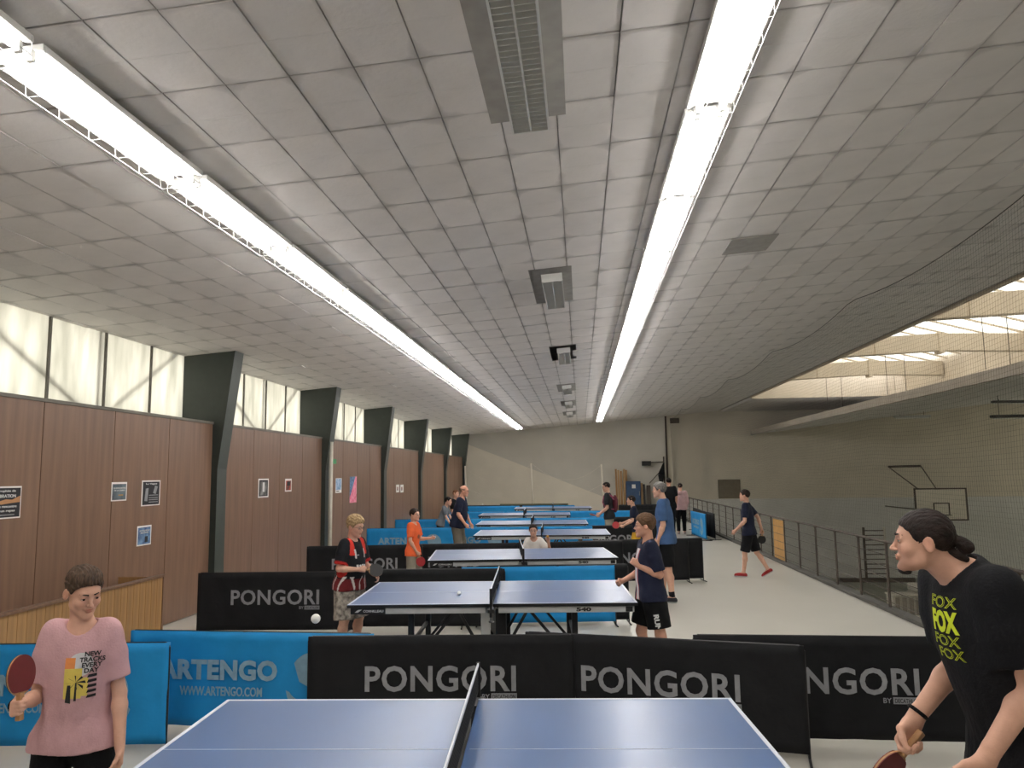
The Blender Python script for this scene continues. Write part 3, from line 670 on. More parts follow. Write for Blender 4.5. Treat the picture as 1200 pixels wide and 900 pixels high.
# ---------------- tables ----------------
TL, TW = 2.72, 1.525
def make_table(detail=True, front=False):
    r = empty('ping_pong_table'); top = 'table_blue_front' if front else 'table_blue'
    for s in (-1, 1):
        x0, x1 = (-TL/2, -.012) if s < 0 else (.012, TL/2)
        MB().box(x0, -TW/2, .738, x1, TW/2, .76).build('tabletop', top, r, .004)
        ln = MB(); e = .7603; z = .7612
        for yy in (-TW/2, TW/2-.02): ln.box(x0, yy, e-.001, x1, yy+.02, z)
        xo = x0 if s < 0 else x1-.02; ln.box(xo, -TW/2, e-.001, xo+.02, TW/2, z)
        ln.build('line', 'white_line', r)
        MB().box(x0+.02, -.0015, e-.001, x1, .0015, z).build('line', 'white_line', r)
        ap = MB(); xa, xb = (x0+.03, x1-.05) if s < 0 else (x0+.05, x1-.03)
        for yy in (-TW/2+.012, TW/2-.042): ap.box(xa, yy, .672, xb, yy+.03, .728)
        for xx in (xa, xb-.03): ap.box(xx, -TW/2+.04, .672, xx+.03, TW/2-.04, .728)
        ap.build('apron', 'white_metal', r, .004)
        MB().box(x0-(.003 if s < 0 else 0), -TW/2-.003, .730, x1+(0 if s < 0 else .003), TW/2+.003, .7565).build('edge_seal', 'black_plastic', r)
        for yy in (-TW/2+.16, TW/2-.16):
            xx = s*.78; lg = empty('leg'); bpy.data.objects.remove(lg)
            MB().box(xx-.028, yy-.028, .05, xx+.028, yy+.028, .7).build('leg', 'black_metal', r, .006)
            MB().tube((xx, yy-.03, .045), (xx, yy+.03, .045), .045, 12).build('foot', 'black_plastic', r)
        for yy in (-TW/2+.2, TW/2-.2):
            MB().bar((s*.80, yy, .14), (s*.34, yy, .68), .02, .028).bar((s*.34, yy, .68), (s*.06, yy, .2), .02, .028).build('brace', 'black_metal', r)
        MB().bar((s*.79, -TW/2+.16, .35), (s*.79, TW/2-.16, .35), .03, .03).build('cross_bar', 'black_metal', r)
    # central undercarriage
    for yy in (-TW/2+.1, TW/2-.16):
        MB().box(-.11, yy, .1, -.02, yy+.06, .70).build('centre_upright', 'white_metal', r, .006)
        MB().box(.03, yy, .1, .13, yy+.06, .70).build('centre_upright', 'black_metal', r, .006)
        MB().box(-.35, yy, .06, .35, yy+.05, .12).build('base_bar', 'black_metal', r, .006)
        for x in (-.3, .3): MB().tube((x, yy-.01, .05), (x, yy+.06, .05), .05, 14).build('wheel', 'black_plastic', r)
    # net
    n = MB(); W = TW/2+.14; hb, ht = .765, .905
    n.box(-.0012, -W, .77, .0012, W, .775)
    step = .016
    yy = -W
    while yy < W: n.box(-.0011, yy, hb, .0011, yy+.0042, ht); yy += step
    zz = hb
    while zz < ht: n.box(-.0011, -W, zz, .0011, W, zz+.0042); zz += step
    tag(n.build('net_mesh', 'net_mesh', r), kind='stuff')
    MB().box(-.005, -W, ht-.006, .005, W, ht+.010).build('net_tape', 'white_line', r, .002)
    for sy in (-1, 1):
        MB().box(-.012, sy*W-.01, .66, .012, sy*W+.01, .918).build('net_post', 'black_plastic', r, .004)
        y0, y1 = sorted((sy*(TW/2-.03), sy*(W+.012))); MB().box(-.03, y0, .70, .03, y1, .732).build('clamp', 'black_plastic', r, .004)
        MB().tube((0, sy*(W-.06), .70), (0, sy*(W-.06), .62), .012, 8).tube((0, sy*(W-.06), .62), (0, sy*(W-.06), .605), .025, 10).build('clamp_screw', 'grey_metal', r)
    # makers' marks on the near apron
    yf = -TW/2+.012-.001
    MB().box(-TL/2+.03, yf-.003, .672, -TL/2+.36, yf, .728).build('maker_plate', 'black_plastic', r)
    MB().prism([(-TL/2+.07, .688), (-TL/2+.1, .688), (-TL/2+.14, .715), (-TL/2+.1, .712)], yf-.0045, yf-.003, 1).build('maker_mark', 'white_print', r)
    place_text('lettering', tm_('COR', 'CORNILLEAU', .022, .19, .02, .001), 'white_print', r, (-TL/2+.245, yf-.003, .70), (1, 0, 0), (0, 0, 1))
    place_text('lettering', tm_('540', '540', .036, .14, .05, .001), 'black_plastic', r, (TL/2-.5, yf, .70), (1, 0, 0), (0, 0, 1))
    MB().box(TL/2-.11, yf-.002, .677, TL/2-.045, yf, .723).build('maker_plate', 'black_plastic', r)
    return r
TB = [((265, 820), (858, 818), 'f'), ((407, 709), (747, 706), 'n'), ((505, 657.5), (727, 652.5), 'n'), ((555, 628), (719, 626), 'n'), ((558.7, 615), (690, 613.5), 'n'), ((564, 604.5), (669, 603), 'n'), ((601, 596.5), (700, 595), 'n')]
labs = ['dark blue table in the foreground, largest, cut by the bottom edge', 'table in the second row with white ball on top', 'table in third row with a child behind its net', 'table in fourth row, behind the white shirt child', 'table in fifth row, left of the backpack man', 'table in sixth row, narrow strip of blue', 'farthest table, just before the end wall']
proto_t = make_table(); tabs = []
for i, (l, rr, nf) in enumerate(TB):
    a = atZ(*l, .76); b = atZ(*rr, .76); d = (b-a)/np.linalg.norm(b-a); n_ = np.array([-d[1], d[0], 0])
    m = (a+b)/2+(n_*TW/2 if nf == 'n' else -n_*TW/2)
    an = math.atan2(d[1], d[0]); 
    an = min(an, .11 if i == 2 else .062 if i < 2 else .03)
    o = proto_t if i == 0 else copy_tree(proto_t)
    o.location = (m[0], m[1], 0); o.rotation_euler = (0, 0, an); tabs.append((m, an)); print('table', i, m, an, np.linalg.norm(b-a))
    tag(o, 'blue ping pong ' + labs[i], 'table', 'ping pong tables')
    if i == 0:
        for c in o.children:
            if c.name.startswith('line'): pass

# balls
def ball(name, px, py, Y, rad, lab, z=None, mt='ball_white'):
    q = atY(px, py, Y)
    if z: q = atZ(px, py, z)
    me = bpy.data.meshes.new('ball'); bm = bmesh.new(); bmesh.ops.create_uvsphere(bm, u_segments=20, v_segments=12, radius=rad); bm.to_mesh(me); bm.free()
    o = link('ping_pong_ball', me, mt, None, 0, True); o.location = Vector(q); return tag(o, lab, 'ball')
ball('b', 370, 725, 3.3, .02, 'white ball in mid air left of second table, before black barrier')
ball('b', 538, 695, 8, .02, 'white ball on left half of second table', .781)
ball('b', 565.5, 591, 30, .03, 'tiny white ball in the air before the end wall')
# ---------------- figures: distance-field bodies meshed by surface nets ----------------
f4 = np.float32
def nrm(v): v = np.asarray(v, float); return v/np.linalg.norm(v)
def cap(P, a, b, ra, rb=None, n=None, s=1.):
    """tapered capsule; n,s: squash by s along n"""
    rb = ra if rb is None else rb; a = np.asarray(a, f4); b = np.asarray(b, f4); pa = P-a; ba = b-a
    t = np.clip((pa@ba)/max(float(ba@ba), 1e-9), 0, 1); q = pa-t[:, None]*ba
    if n is not None:
        n = np.asarray(n, f4); c = q@n; q = q+n*(c*(1/s-1))[:, None]
    return np.sqrt((q*q).sum(1))-(ra+(rb-ra)*t)
def ell(P, c, r, R=None):
    q = P-np.asarray(c, f4)
    if R is not None: q = q@np.asarray(R, f4)
    r = np.asarray(r, f4); k0 = np.sqrt(((q/r)**2).sum(1)); k1 = np.sqrt(((q/(r*r))**2).sum(1)); return k0*(k0-1)/np.maximum(k1, 1e-6)
def smin(a, b, k): h = np.maximum(k-np.abs(a-b), 0)/k; return np.minimum(a, b)-h*h*k*.25
def smax(a, b, k): return -smin(-a, -b, k)
def near(P, c, R, fn):
    """evaluate fn only near c; farther away return a bound"""
    d = np.sqrt(((P-np.asarray(c, f4))**2).sum(1)); out = d-R*.7; m = d < R
    if m.any(): out[m] = fn(P[m])
    return out
def wob(P, s, ph=0.):
    x, y, z = P[:, 0]*s, P[:, 1]*s, P[:, 2]*s
    return (np.sin(x*1.3+y*.7+ph)*np.sin(y*1.1-z*.9+ph*2)+np.sin(z*1.7+x*.6+ph)*np.sin(x*1.9-y*.5)+.5*np.sin(3.1*x+2.3*z+ph)*np.sin(2.7*y-1.9*z))/2.5
def nets(fn, lo, hi, h):
    lo = np.asarray(lo, float)-2*h; hi = np.asarray(hi, float)+2*h; B = 4
    nb = np.ceil((hi-lo)/(h*B)).astype(int)+1
    I = np.stack(np.meshgrid(*[np.arange(k) for k in nb], indexing='ij'), -1).reshape(-1, 3)
    cc = (lo+(I*B+(B-1)/2)*h).astype(f4); dc = fn(cc)
    D = np.repeat(np.repeat(np.repeat(dc.reshape(nb), B, 0), B, 1), B, 2).astype(f4)
    act = I[np.abs(dc) < h*B*1.45]
    off = np.stack(np.meshgrid(*[np.arange(B)]*3, indexing='ij'), -1).reshape(-1, 3)
    N = (act[:, None, :]*B+off[None]).reshape(-1, 3); dv = fn((lo+N*h).astype(f4)); D[N[:, 0], N[:, 1], N[:, 2]] = dv
    S = D < 0
    c = np.zeros(tuple(k-1 for k in S.shape), np.uint8)
    for dx in (0, 1):
        for dy in (0, 1):
            for dz in (0, 1): c += S[dx:dx+c.shape[0], dy:dy+c.shape[1], dz:dz+c.shape[2]]
    C = np.argwhere((c > 0) & (c < 8)); idx = np.full(c.shape, -1, np.int32); idx[C[:, 0], C[:, 1], C[:, 2]] = np.arange(len(C))
    cor = np.array([(a, b, d) for a in (0, 1) for b in (0, 1) for d in (0, 1)])
    V = np.stack([D[C[:, 0]+a, C[:, 1]+b, C[:, 2]+d] for a, b, d in cor], 1)
    acc = np.zeros((len(C), 3)); cnt = np.zeros(len(C))
    for i in range(8):
        for j in range(i+1, 8):
            if np.abs(cor[i]-cor[j]).sum() != 1: continue
            a, b = V[:, i], V[:, j]; m = (a < 0) != (b < 0); t = np.zeros(len(C)); t[m] = a[m]/(a[m]-b[m])
            acc[m] += (cor[i]+t[:, None]*(cor[j]-cor[i]))[m]; cnt += m
    verts = lo+(C+acc/np.maximum(cnt, 1)[:, None])*h
    F = []
    for ax in range(3):
        sl0 = [slice(None)]*3; sl1 = [slice(None)]*3; sl0[ax] = slice(0, -1); sl1[ax] = slice(1, None)
        a, b = S[tuple(sl0)], S[tuple(sl1)]; E = np.argwhere(a != b)
        u, v = [(1, 2), (2, 0), (0, 1)][ax]; ok = (E[:, u] > 0) & (E[:, v] > 0) & (E[:, u] < c.shape[u]) & (E[:, v] < c.shape[v]); E = E[ok]
        flip = S[E[:, 0], E[:, 1], E[:, 2]]; q = []
        for du, dv_ in ((1, 1), (0, 1), (0, 0), (1, 0)):
            e = E.copy(); e[:, u] -= du; e[:, v] -= dv_; q.append(idx[e[:, 0], e[:, 1], e[:, 2]])
        q = np.stack(q, 1); q[~flip] = q[~flip][:, ::-1]; F.append(q[(q >= 0).all(1)])
    return verts, np.concatenate(F)
def to_mesh(name, v, f, colfn=None):
    me = bpy.data.meshes.new(name); me.vertices.add(len(v)); me.vertices.foreach_set('co', np.asarray(v, f4).ravel())
    me.loops.add(f.size); me.loops.foreach_set('vertex_index', f.astype(np.int32).ravel()); me.polygons.add(len(f))
    me.polygons.foreach_set('loop_start', np.arange(0, f.size, 4, dtype=np.int32)); me.polygons.foreach_set('loop_total', np.full(len(f), 4, np.int32))
    me.update(calc_edges=True); me.validate(); me.polygons.foreach_set('use_smooth', np.ones(len(me.polygons), bool))
    if colfn is not None:
        c = np.ones((len(v), 4), f4); c[:, :3] = colfn(np.asarray(v, f4)); at = me.color_attributes.new('Col', 'FLOAT_COLOR', 'POINT'); at.data.foreach_set('color', c.ravel())
    return me
def rotm(yaw=0, pitch=0, roll=0):
    """head frame columns: right, forward, up. yaw left positive, pitch down positive, roll to the right shoulder positive"""
    return np.array(Matrix.Rotation(yaw, 3, 'Z') @ Matrix.Rotation(-pitch, 3, 'X') @ Matrix.Rotation(roll, 3, 'Y'))
HAIRS = {}
class Person:
    def __init__(s, label, loc, face, S=1.75, hh=.23, g=1., h=.012, lean=(0, 0), yaw=0, pitch=0, roll=0, neck=None,
                 ra=((0, 0, -1), (0, .2, -1)), la=((0, 0, -1), (0, .2, -1)), rl=((0, 0, -1), (0, 0, -1)), ll=((0, 0, -1), (0, 0, -1)), belly=0.,
                 rh=None, lh=None, al=1., at=1., foot_yaw=(0, 0), tone=(1, 1, 1), sw=1.0, fine=None):
        q = S/1.75; s.q = q; s.g = g; s.S = S; s.h = h; s.label = label
        up = nrm((lean[1], lean[0], 1)); s.tu = up; s.tr = nrm(np.cross((0, 1, 0), up)); s.tf = np.cross(s.tu, s.tr)
        hx = .088*q; s.hip = [s.tr*0+np.array([hx, 0, 0]), np.array([-hx, 0, 0])]
        L1, L2 = .43*q, .41*q; s.legs = []
        for side, lg in enumerate((rl, ll)):
            a = s.hip[side]; k = a+nrm(lg[0])*L1; an = k+nrm(lg[1])*L2; s.legs.append((a, k, an))
        zmin = min(l[2][2] for l in s.legs)-.075*q
        off = np.array([0, 0, -zmin]); s.pel = off; s.legs = [tuple(p+off for p in l) for l in s.legs]; s.hip = [p+off for p in s.hip]
        T = lambda x, y, z: s.pel+s.tr*x*q+s.tf*y*q+s.tu*z*q
        s.T = T; sx = .172*sw; s.sh = [T(sx, 0, .50), T(-sx, 0, .50)]; s.nb = T(0, -.01, .545)
        nd = nrm(neck) if neck is not None else nrm(s.tu+np.array([0, .15, 0]))
        s.k = hh/.23; s.hc = s.nb+nd*(.075*q+hh*.5); s.HR = rotm(yaw, pitch, roll); s.arms = []
        A1, A2 = .285*q*al, .25*q*al
        for side, ar in enumerate((ra, la)):
            e = s.sh[side]+nrm(ar[0])*A1; w = e+nrm(ar[1])*A2; s.arms.append((s.sh[side], e, w, nrm(ar[1])))
        s.hands = []
        for side, hd in enumerate((rh, lh)):
            hd = dict(hd or {}); sgn = 1 if side == 0 else -1; d = nrm(hd.get('d', s.arms[side][3])); p = np.array(hd.get('p', (-sgn, 0, 0)), float); p = nrm(p-d*(p@d))
            t = np.cross(p, d)*sgn*-1; s.hands.append(dict(W=s.arms[side][2], d=d, p=p, t=nrm(t), curl=hd.get('curl', (.35, .4, .45, .5)), th=hd.get('th', .3)))
        s.footyaw = foot_yaw; s.at = at; s.belly = belly; s.tone = tone
        s.root = empty('person', loc, math.atan2(-face[0], face[1])); tag(s.root, label, 'person'); s.ph = random.random()*6; s.shoe_root = []
    # --- body pieces
    def torso(s, P, e=0., low=0.):
        q, g, T = s.q, s.g, s.T; n = s.tf
        d = cap(P, T(-.06, 0, .0), T(.06, 0, .0), (.105*g+.0)*q+e, None, n, .86)
        d = smin(d, ell(P, T(0, .0+s.belly*.5, .17), np.array([.138*g+.4*s.belly, .098*g+s.belly, .17])*q+e, np.stack([s.tr, s.tf, s.tu], 1)), .08*q)
        d = smin(d, ell(P, T(0, .005, .36), np.array([.158*(.5+.5*g), .112*(.5+.5*g), .18])*q+e, np.stack([s.tr, s.tf, s.tu], 1)), .08*q)
        a, b = s.sh; m = (a-b)*.12; d = smin(d, cap(P, a-m-s.tu*.015*q, b+m-s.tu*.015*q, .052*q+e, None, n, .9), .08*q)
        for sh in s.sh: d = smin(d, cap(P, s.nb+s.tu*.01*q, sh+s.tu*.0, .042*q+e, .044*q+e), .05*q)
        return d
    def hand(s, P, i):
        H = s.hands[i]; q = s.q*.98; W, d, p, t = H['W'], H['d'], H['p'], H['t']
        offs = (.026, .009, -.008, -.025); ln = (.072, .079, .073, .058); D = cap(P, W-d*.02*q, W+d*.02*q, .026*q, .024*q, p, .75)
        for k in range(4):
            base = W+(d*(.088-.004*abs(k-1))+t*offs[k])*q; D = smin(D, cap(P, W+(d*.018+t*offs[k]*.5)*q, base, .0155*q, .0125*q, p, .95), .016*q)
        F = None
        for k in range(4):
            pt = W+(d*(.088-.004*abs(k-1))+t*offs[k])*q; c = H['curl'][k]; an = 0.
            for sg, (fr, r0, r1) in enumerate(((.45, .0098, .0088), (.3, .0088, .008), (.25, .008, .0068))):
                an += c*(1.0, 1.15, .8)[sg]; dd = d*math.cos(an)+p*math.sin(an)+t*offs[k]*1.5*math.cos(an); nx = pt+nrm(dd)*ln[k]*fr*q; x = cap(P, pt, nx, r0*q, r1*q); F = x if F is None else smin(F, x, .003*q) if sg else np.minimum(F, x); pt = nx
        D = smin(D, F, .006*q)
        a = H['th']; pt = W+(d*.028+t*.02)*q; v1 = nrm(d*.75+t*.75+p*.35); v2 = nrm(d*(.9)+t*(.5-a)+p*(.2+a)); v3 = nrm(d*.9+t*(.3-1.2*a)+p*(.2+a*1.2))
        a1 = pt+v1*.034*q; a2 = a1+v2*.032*q; a3 = a2+v3*.024*q
        D = smin(D, cap(P, pt, a1, .0165*q, .0125*q), .014*q); D = smin(D, smin(cap(P, a1, a2, .0118*q, .0105*q), cap(P, a2, a3, .0102*q, .0082*q), .004), .006*q); return D
    def head(s, P, bald=False):
        Q = ((P-s.hc.astype(f4))@s.HR.astype(f4))/f4(s.k); E = ell
        d = E(Q, (0, -.012, .03), (.074, .093, .083))
        d = smin(d, E(Q, (0, .03, -.03), (.056, .057, .075)), .03)
        for x in (-1, 1):
            d = smin(d, cap(Q, (x*.044, .005, -.06), (x*.012, .068, -.096), .016, .0155), .03)
            d = smin(d, E(Q, (x*.036, .058, -.028), (.023, .022, .022)), .02)
        d = smin(d, E(Q, (0, .074, -.098), (.018, .015, .014)), .015)
        d = smin(d, cap(Q, (-.032, .071, .022), (.032, .071, .022), .0125), .02)
        for x in (-1, 1): d = smax(d, -E(Q, (x*.031, .098, .004), (.019, .016, .012)), .012)
        for x in (-1, 1):
            d = smin(d, E(Q, (x*.031, .0712, .003), (.0155, .0125, .0115)), .004)
            d = smin(d, cap(Q, (x*.018, .082, .013), (x*.046, .075, .011), .0035), .004)
        d = smin(d, cap(Q, (0, .083, .012), (0, .103, -.024), .0052, .0080), .012)
        d = smin(d, E(Q, (0, .106, -.029), (.0085, .009, .008)), .006)
        for x in (-1, 1): d = smin(d, E(Q, (x*.0108, .096, -.032), (.0060, .009, .006)), .006); d = smax(d, -E(Q, (x*.006, .102, -.040), (.003, .004, .004)), .002)
        d = smin(d, cap(Q, (-.018, .085, -.0545), (.018, .085, -.0545), .0055), .01)
        d = smin(d, E(Q, (0, .091, -.0535), (.019, .0065, .0052)), .004); d = smin(d, E(Q, (0, .0895, -.0655), (.0165, .0072, .0062)), .004)
        d = smax(d, -cap(Q, (-.021, .0975, -.0597), (.021, .0975, -.0597), .0022), .002)
        for x in (-1, 1):
            R_ = np.array(Matrix.Rotation(x*.3, 3, 'Z') @ Matrix.Rotation(-.15, 3, 'X'))
            e = E(Q, (x*.0785, -.012, -.006), (.0085, .019, .031), R_); e = smax(e, -E(Q, (x*.088, -.008, -.003), (.007, .011, .020), R_), .004); d = smin(d, e, .006)
        return d*f4(s.k)
    def arm(s, P, i, e=0):
        a, b, c, _ = s.arms[i]; q = s.q; g = (.75+.25*s.g)*s.at
        d = smin(cap(P, a, a+(b-a)*.35, .05*q*g+e, .048*q*g+e), cap(P, a+(b-a)*.3, b, .047*q*g+e, .038*q*g+e), .02*q)
        m = b+(c-b)*.25; return smin(d, smin(cap(P, b, m, .038*q*g+e, .040*q*g+e), cap(P, m, c, .040*q*g+e, .0255*q+e), .02*q), .012*q)
    def leg(s, P, i, e=0):
        a, b, c = s.legs[i]; q = s.q; g = .4+.6*s.g
        d = cap(P, a, b, .086*q*g+e, .053*q*g+e); bk = -s.bfwd(i)
        m = b+(c-b)*.3+bk*.012*q; d = smin(d, cap(P, b, m, .052*q*g+e, .053*q*g+e), .03*q); return smin(d, cap(P, m, c, .053*q*g+e, .035*q+e), .03*q)
    def bfwd(s, i):
        y = s.footyaw[i]; return np.array([math.sin(y), math.cos(y), 0.])
    def foot(s, P, i, e=0):
        a, b, c = s.legs[i]; q = s.q; f = s.bfwd(i); sd = nrm(c-b); up = -sd*.6+np.array([0, 0, .4]) ; up = nrm(up-f*0)
        f2 = nrm(f-sd*(f@sd)) if sd[2] > -.9 else f; u2 = nrm(np.cross(np.cross(f2, [0, 0, 1.0]), f2)) if abs(f2[2]) < .95 else up
        heel = c-u2*.035*q-f2*.035*q; toe = c-u2*.048*q+f2*.15*q
        d = smin(cap(P, c, heel, .036*q+e, .034*q+e), cap(P, c+f2*.01*q, toe, .04*q+e, .027*q+e), .03*q); d = smin(d, cap(P, heel+f2*.02*q, toe, .033*q+e, .03*q+e), .02*q)
        return smax(d, -((P-(c-u2*.068*q).astype(f4))@u2.astype(f4)+e*.5), .006), f2, u2
    def body_fn(s, barefoot=True):
        q = s.q
        def fn(P):
            d = s.torso(P, -.004)
            d = smin(d, cap(P, s.nb-s.tu*.03*q, s.hc+s.HR@np.array([0, -.022, -.05])*s.k, .06*q*(.6+.4*s.g), .05*s.k), .03*q)
            d = smin(d, near(P, s.hc, .20*s.k, s.head), .018)
            for i in (0, 1):
                a, b, c, _ = s.arms[i]; d = smin(d, near(P, (a+c)/2, np.linalg.norm(a-c)/2+.2*q, lambda X: s.arm(X, i)), .03*q)
                H = s.hands[i]; d = smin(d, near(P, H['W']+H['d']*.09*q, .17*q, lambda X: s.hand(X, i)), .01*q)
                d = smin(d, s.leg(P, i), .04*q); d = smin(d, near(P, s.legs[i][2], .3*q, lambda X: s.foot(X, i, -.004)[0]), .02*q)
            return d
        return fn
    def bounds(s, pts, r): pts = np.array(pts); return pts.min(0)-r, pts.max(0)+r
    def part(s, name, fn, pts, r, m, h=None, col=None, parent=None, label=None):
        lo, hi = s.bounds(pts, r); v, f = nets(fn, lo, hi, h or s.h); me = to_mesh(name, v, f, col); o = link(name, me, m, parent or s.root)
        if label: o['label'] = label
        return o
    def skin(s, lip=(.80, .52, .50), beard=None):
        pts = [s.hc+s.HR@np.array([0, 0, .0]), s.hc+np.array([0, 0, .1])]
        for a in s.arms: pts += [a[0], a[1], a[2], a[2]+a[3]*.12*s.q]
        for H in s.hands: pts.append(H['W']+H['d']*.17*s.q)
        for l in s.legs: pts += list(l)
        for i in (0, 1): pts.append(s.legs[i][2]+s.bfwd(i)*.16*s.q)
        tone = np.array(s.tone, f4)
        def col(v):
            Q = ((v-s.hc.astype(f4))@s.HR.astype(f4))/f4(s.k); c = np.ones((len(v), 3), f4)*tone
            def bl(mask, k): 
                nonlocal c; c = c*(1-mask[:, None])+c*np.array(k, f4)*mask[:, None]
            g_ = lambda p, r: np.exp(-(((Q-np.array(p, f4))/np.array(r, f4))**2).sum(1))
            lips = np.clip(1.6*np.maximum(g_((0, .098, -.0535), (.019, .012, .0042)), g_((0, .097, -.0655), (.017, .012, .005))), 0, 1); bl(lips, lip)
            for x in (-1, 1): bl(.5*g_((x*.04, .075, -.03), (.02, .03, .02)), (1.0, .82, .80)); bl(.35*g_((x*.03, .085, -.012), (.016, .02, .008)), (.82, .75, .75)); bl(.6*g_((x*.08, -.01, -.005), (.014, .02, .03)), (1.0, .8, .78))
            bl(.4*g_((0, .11, -.03), (.012, .012, .012)), (1, .82, .8))
            if beard: bl(np.clip(1.2*g_((0, .06, -.095), (.05, .05, .022)), 0, .6), beard)
            return c
        s.body = s.part('body', s.body_fn(), pts, .16*s.q, 'skin', s.h, col); return s.body
    def HP(s, x, y, z): return s.hc+s.HR@(np.array([x, y, z])*s.k)
    def eyes(s, brow='2a1d17', iris='3a2a20', seg=16, lid=(.30, .28)):
        eb = bpy.data.meshes.new('eye'); bm = bmesh.new(); bmesh.ops.create_uvsphere(bm, u_segments=seg, v_segments=10, radius=.0122*s.k); bm.to_mesh(eb); bm.free(); eb.materials.append(mat('eye_white', 'ddd8d2', .25, .02))
        mi = mat('iris_'+iris, iris, .2, .1); mbw = mat('brow_'+brow, brow, .9, .2, 300)
        for x in (-1, 1):
            o = link('eye', eb, None, s.root, 0, True); o.location = s.HP(x*.031, .0742, .003)
            m = MB().tube(s.HP(x*.031, .0845, .0015), s.HP(x*.031, .0869, .0012), .0062*s.k, 12); m.build('iris', mi, o).matrix_parent_inverse = Matrix.Translation(o.location).inverted()
            pts = [s.HP(x*(.013+.035*t), .0918-.022*t*t, .0235+.0045*math.sin(t*2.6)-.002*t) for t in np.linspace(0, 1, 6)]
            b = MB()
            for i in range(5): b.tube(pts[i], pts[i+1], (.0036-.0003*i)*s.k, 6, (.0033-.0004*i)*s.k)
            b.build('eyebrow', mbw, s.root, 0, True)
            for up_, op in ((1, lid[0]), (-1, lid[1])):
                V_, F_ = [], []; ce = s.HP(x*.031, .0742, .003)
                for a_ in range(11):
                    az = -1.45+2.9*a_/10; e0 = op*math.cos(az)**.7-.02
                    for b_ in range(5):
                        el = e0+(1.35-e0)*b_/4; r_ = .0134 if b_ else .0127; V_.append(ce+s.HR@(np.array([math.cos(el)*math.sin(az), math.cos(el)*math.cos(az), up_*math.sin(el)])*r_*s.k))
                for a_ in range(10):
                    for b_ in range(4): F_.append((a_*5+b_, a_*5+b_+1, a_*5+b_+6, a_*5+b_+5))
                tn = np.array(s.tone, f4)*np.array((.93, .84, .82), f4); link('eyelid', to_mesh('eyelid', np.array(V_), np.array(F_), lambda v: np.ones((len(v), 3), f4)*tn), 'skin', s.root)
            l = MB().path([s.HP(x*.031, .0742, .003)+s.HR@(np.array([math.cos(lid[0]*math.cos(az)**.7)*math.sin(az), math.cos(lid[0]*math.cos(az)**.7)*math.cos(az), math.sin(lid[0]*math.cos(az)**.7)])*.0136*s.k) for az in np.linspace(-1.2, 1.2, 8)], .0009*s.k, 4); l.build('eyelash', mbw, s.root)
    def hair(s, col, t=.014, top=.0, curly=0., back=-.06, hl=.066, side=-.01, extra=None, bald=False, col2=None, h=None, name='hair', st=.0022):
        mt = mat('hair_'+col, col, .6, .35, 90, .35, 160, stretch=(1.6, .25, .5), col2=col2, spec=.25)
        ph = s.ph
        def fn(P):
            Q = ((P-s.hc.astype(f4))@s.HR.astype(f4))/f4(s.k)
            zt = np.clip(Q[:, 2]/.1, 0, 1)
            d = ell(Q, (0, -.012, .031), (.075, .094, .084))-(t*.55+top*zt)
            d = d-(.0025+curly)*wob(Q, 100. if not curly else 85., ph)-st*np.sin(Q[:, 0]*330+Q[:, 1]*40+3*np.sin(Q[:, 2]*60))*(.4+zt)
            zl = np.interp(Q[:, 1], [-.12, -.07, -.035, -.02, .012, .022, .05, .072, .1], [back, back, side-.012, side+.012, side+.012, side-.004, hl-.025, hl-.004, hl+.002]).astype(f4)
            m = zl-Q[:, 2]+.004*wob(Q, 90, ph+1)
            if bald: m = np.maximum(m, Q[:, 2]-.045-.02*(Q[:, 1] < -.05))
            d = smax(d, m, .008)
            d = np.maximum(d, -(ell(Q, (0, -.012, .03), (.07, .088, .078))))
            if extra is not None: d = smin(d, extra(Q), .01)
            return d*f4(s.k)
        s.hr = s.part(name, fn, [s.hc, s.HP(0, -.08, 0)] if extra is None else [s.hc, s.HP(0, -.15, -.05)], .15*s.k, mt, h or s.h*.7); return s.hr
    def shirt(s, m, e=.014, hem=-.06, sleeve=.62, flare=.02, se=.02, neckr=.066, h=None, long=False, col=None, collar=None, name='shirt', vneck=0.):
        q, T = s.q, s.T; ph = s.ph
        hd = s.tu
        def fn(P):
            d = s.torso(P, e*q)
            d = smin(d, cap(P, T(-.05, s.belly*.3, hem-.05), T(.05, s.belly*.3, hem-.05), (.105*s.g+flare)*q+e*q, None, s.tf, .84), .10*q)
            for sx in (-1, 1):
                d = smin(d, cap(P, T(sx*.045, .0+s.belly*.4, .34), T(sx*(.055+.03*(s.g-1)), s.belly*.3, hem-.1), (.098*(.5+.5*s.g)+e)*q, (.102*s.g+flare+e)*q, s.tf, .86), .06*q)
                a, b, _c = s.legs[0 if sx > 0 else 1]; d = smin(d, cap(P, a, a+(b-a)*.35, (.098*(.4+.6*s.g)+flare*.5+.02)*q), .05*q)
            for i in (0, 1):
                a, b, c, _ = s.arms[i]; x = smin(cap(P, a-(b-a)*.12, a+(b-a)*.3, (.056+se*.6)*q, (.052+se)*q), cap(P, a+(b-a)*.3, b, (.052+se)*q, (.043+se*1.1)*q), .02*q)
                if sleeve <= 1: u = nrm(b-a); x = smax(x, ((P-(a+(b-a)*sleeve).astype(f4))@u.astype(f4)), .006)
                else:
                    e2 = b+(c-b)*min(1, sleeve-1); x = smin(x, cap(P, b, e2, (.045+se)*q, (.03+se*.7)*q), .03*q); u = nrm(c-b); x = smax(x, np.where(cap(P, e2, c, .0, .0) < .13*q, ((P-e2.astype(f4))@u.astype(f4)), -1).astype(f4), .006)
                d = smin(d, x, .028*q)
            zz = (P-s.pel.astype(f4))@s.tu.astype(f4)
            fold = .0042*wob(P, 21/q, ph)+.0022*wob(P*np.array([1.6, 1.6, .5], f4), 60/q, ph+2)
            low = np.clip(1.15-zz/(.4*q), .3, 1.3); d = d-fold*q*low
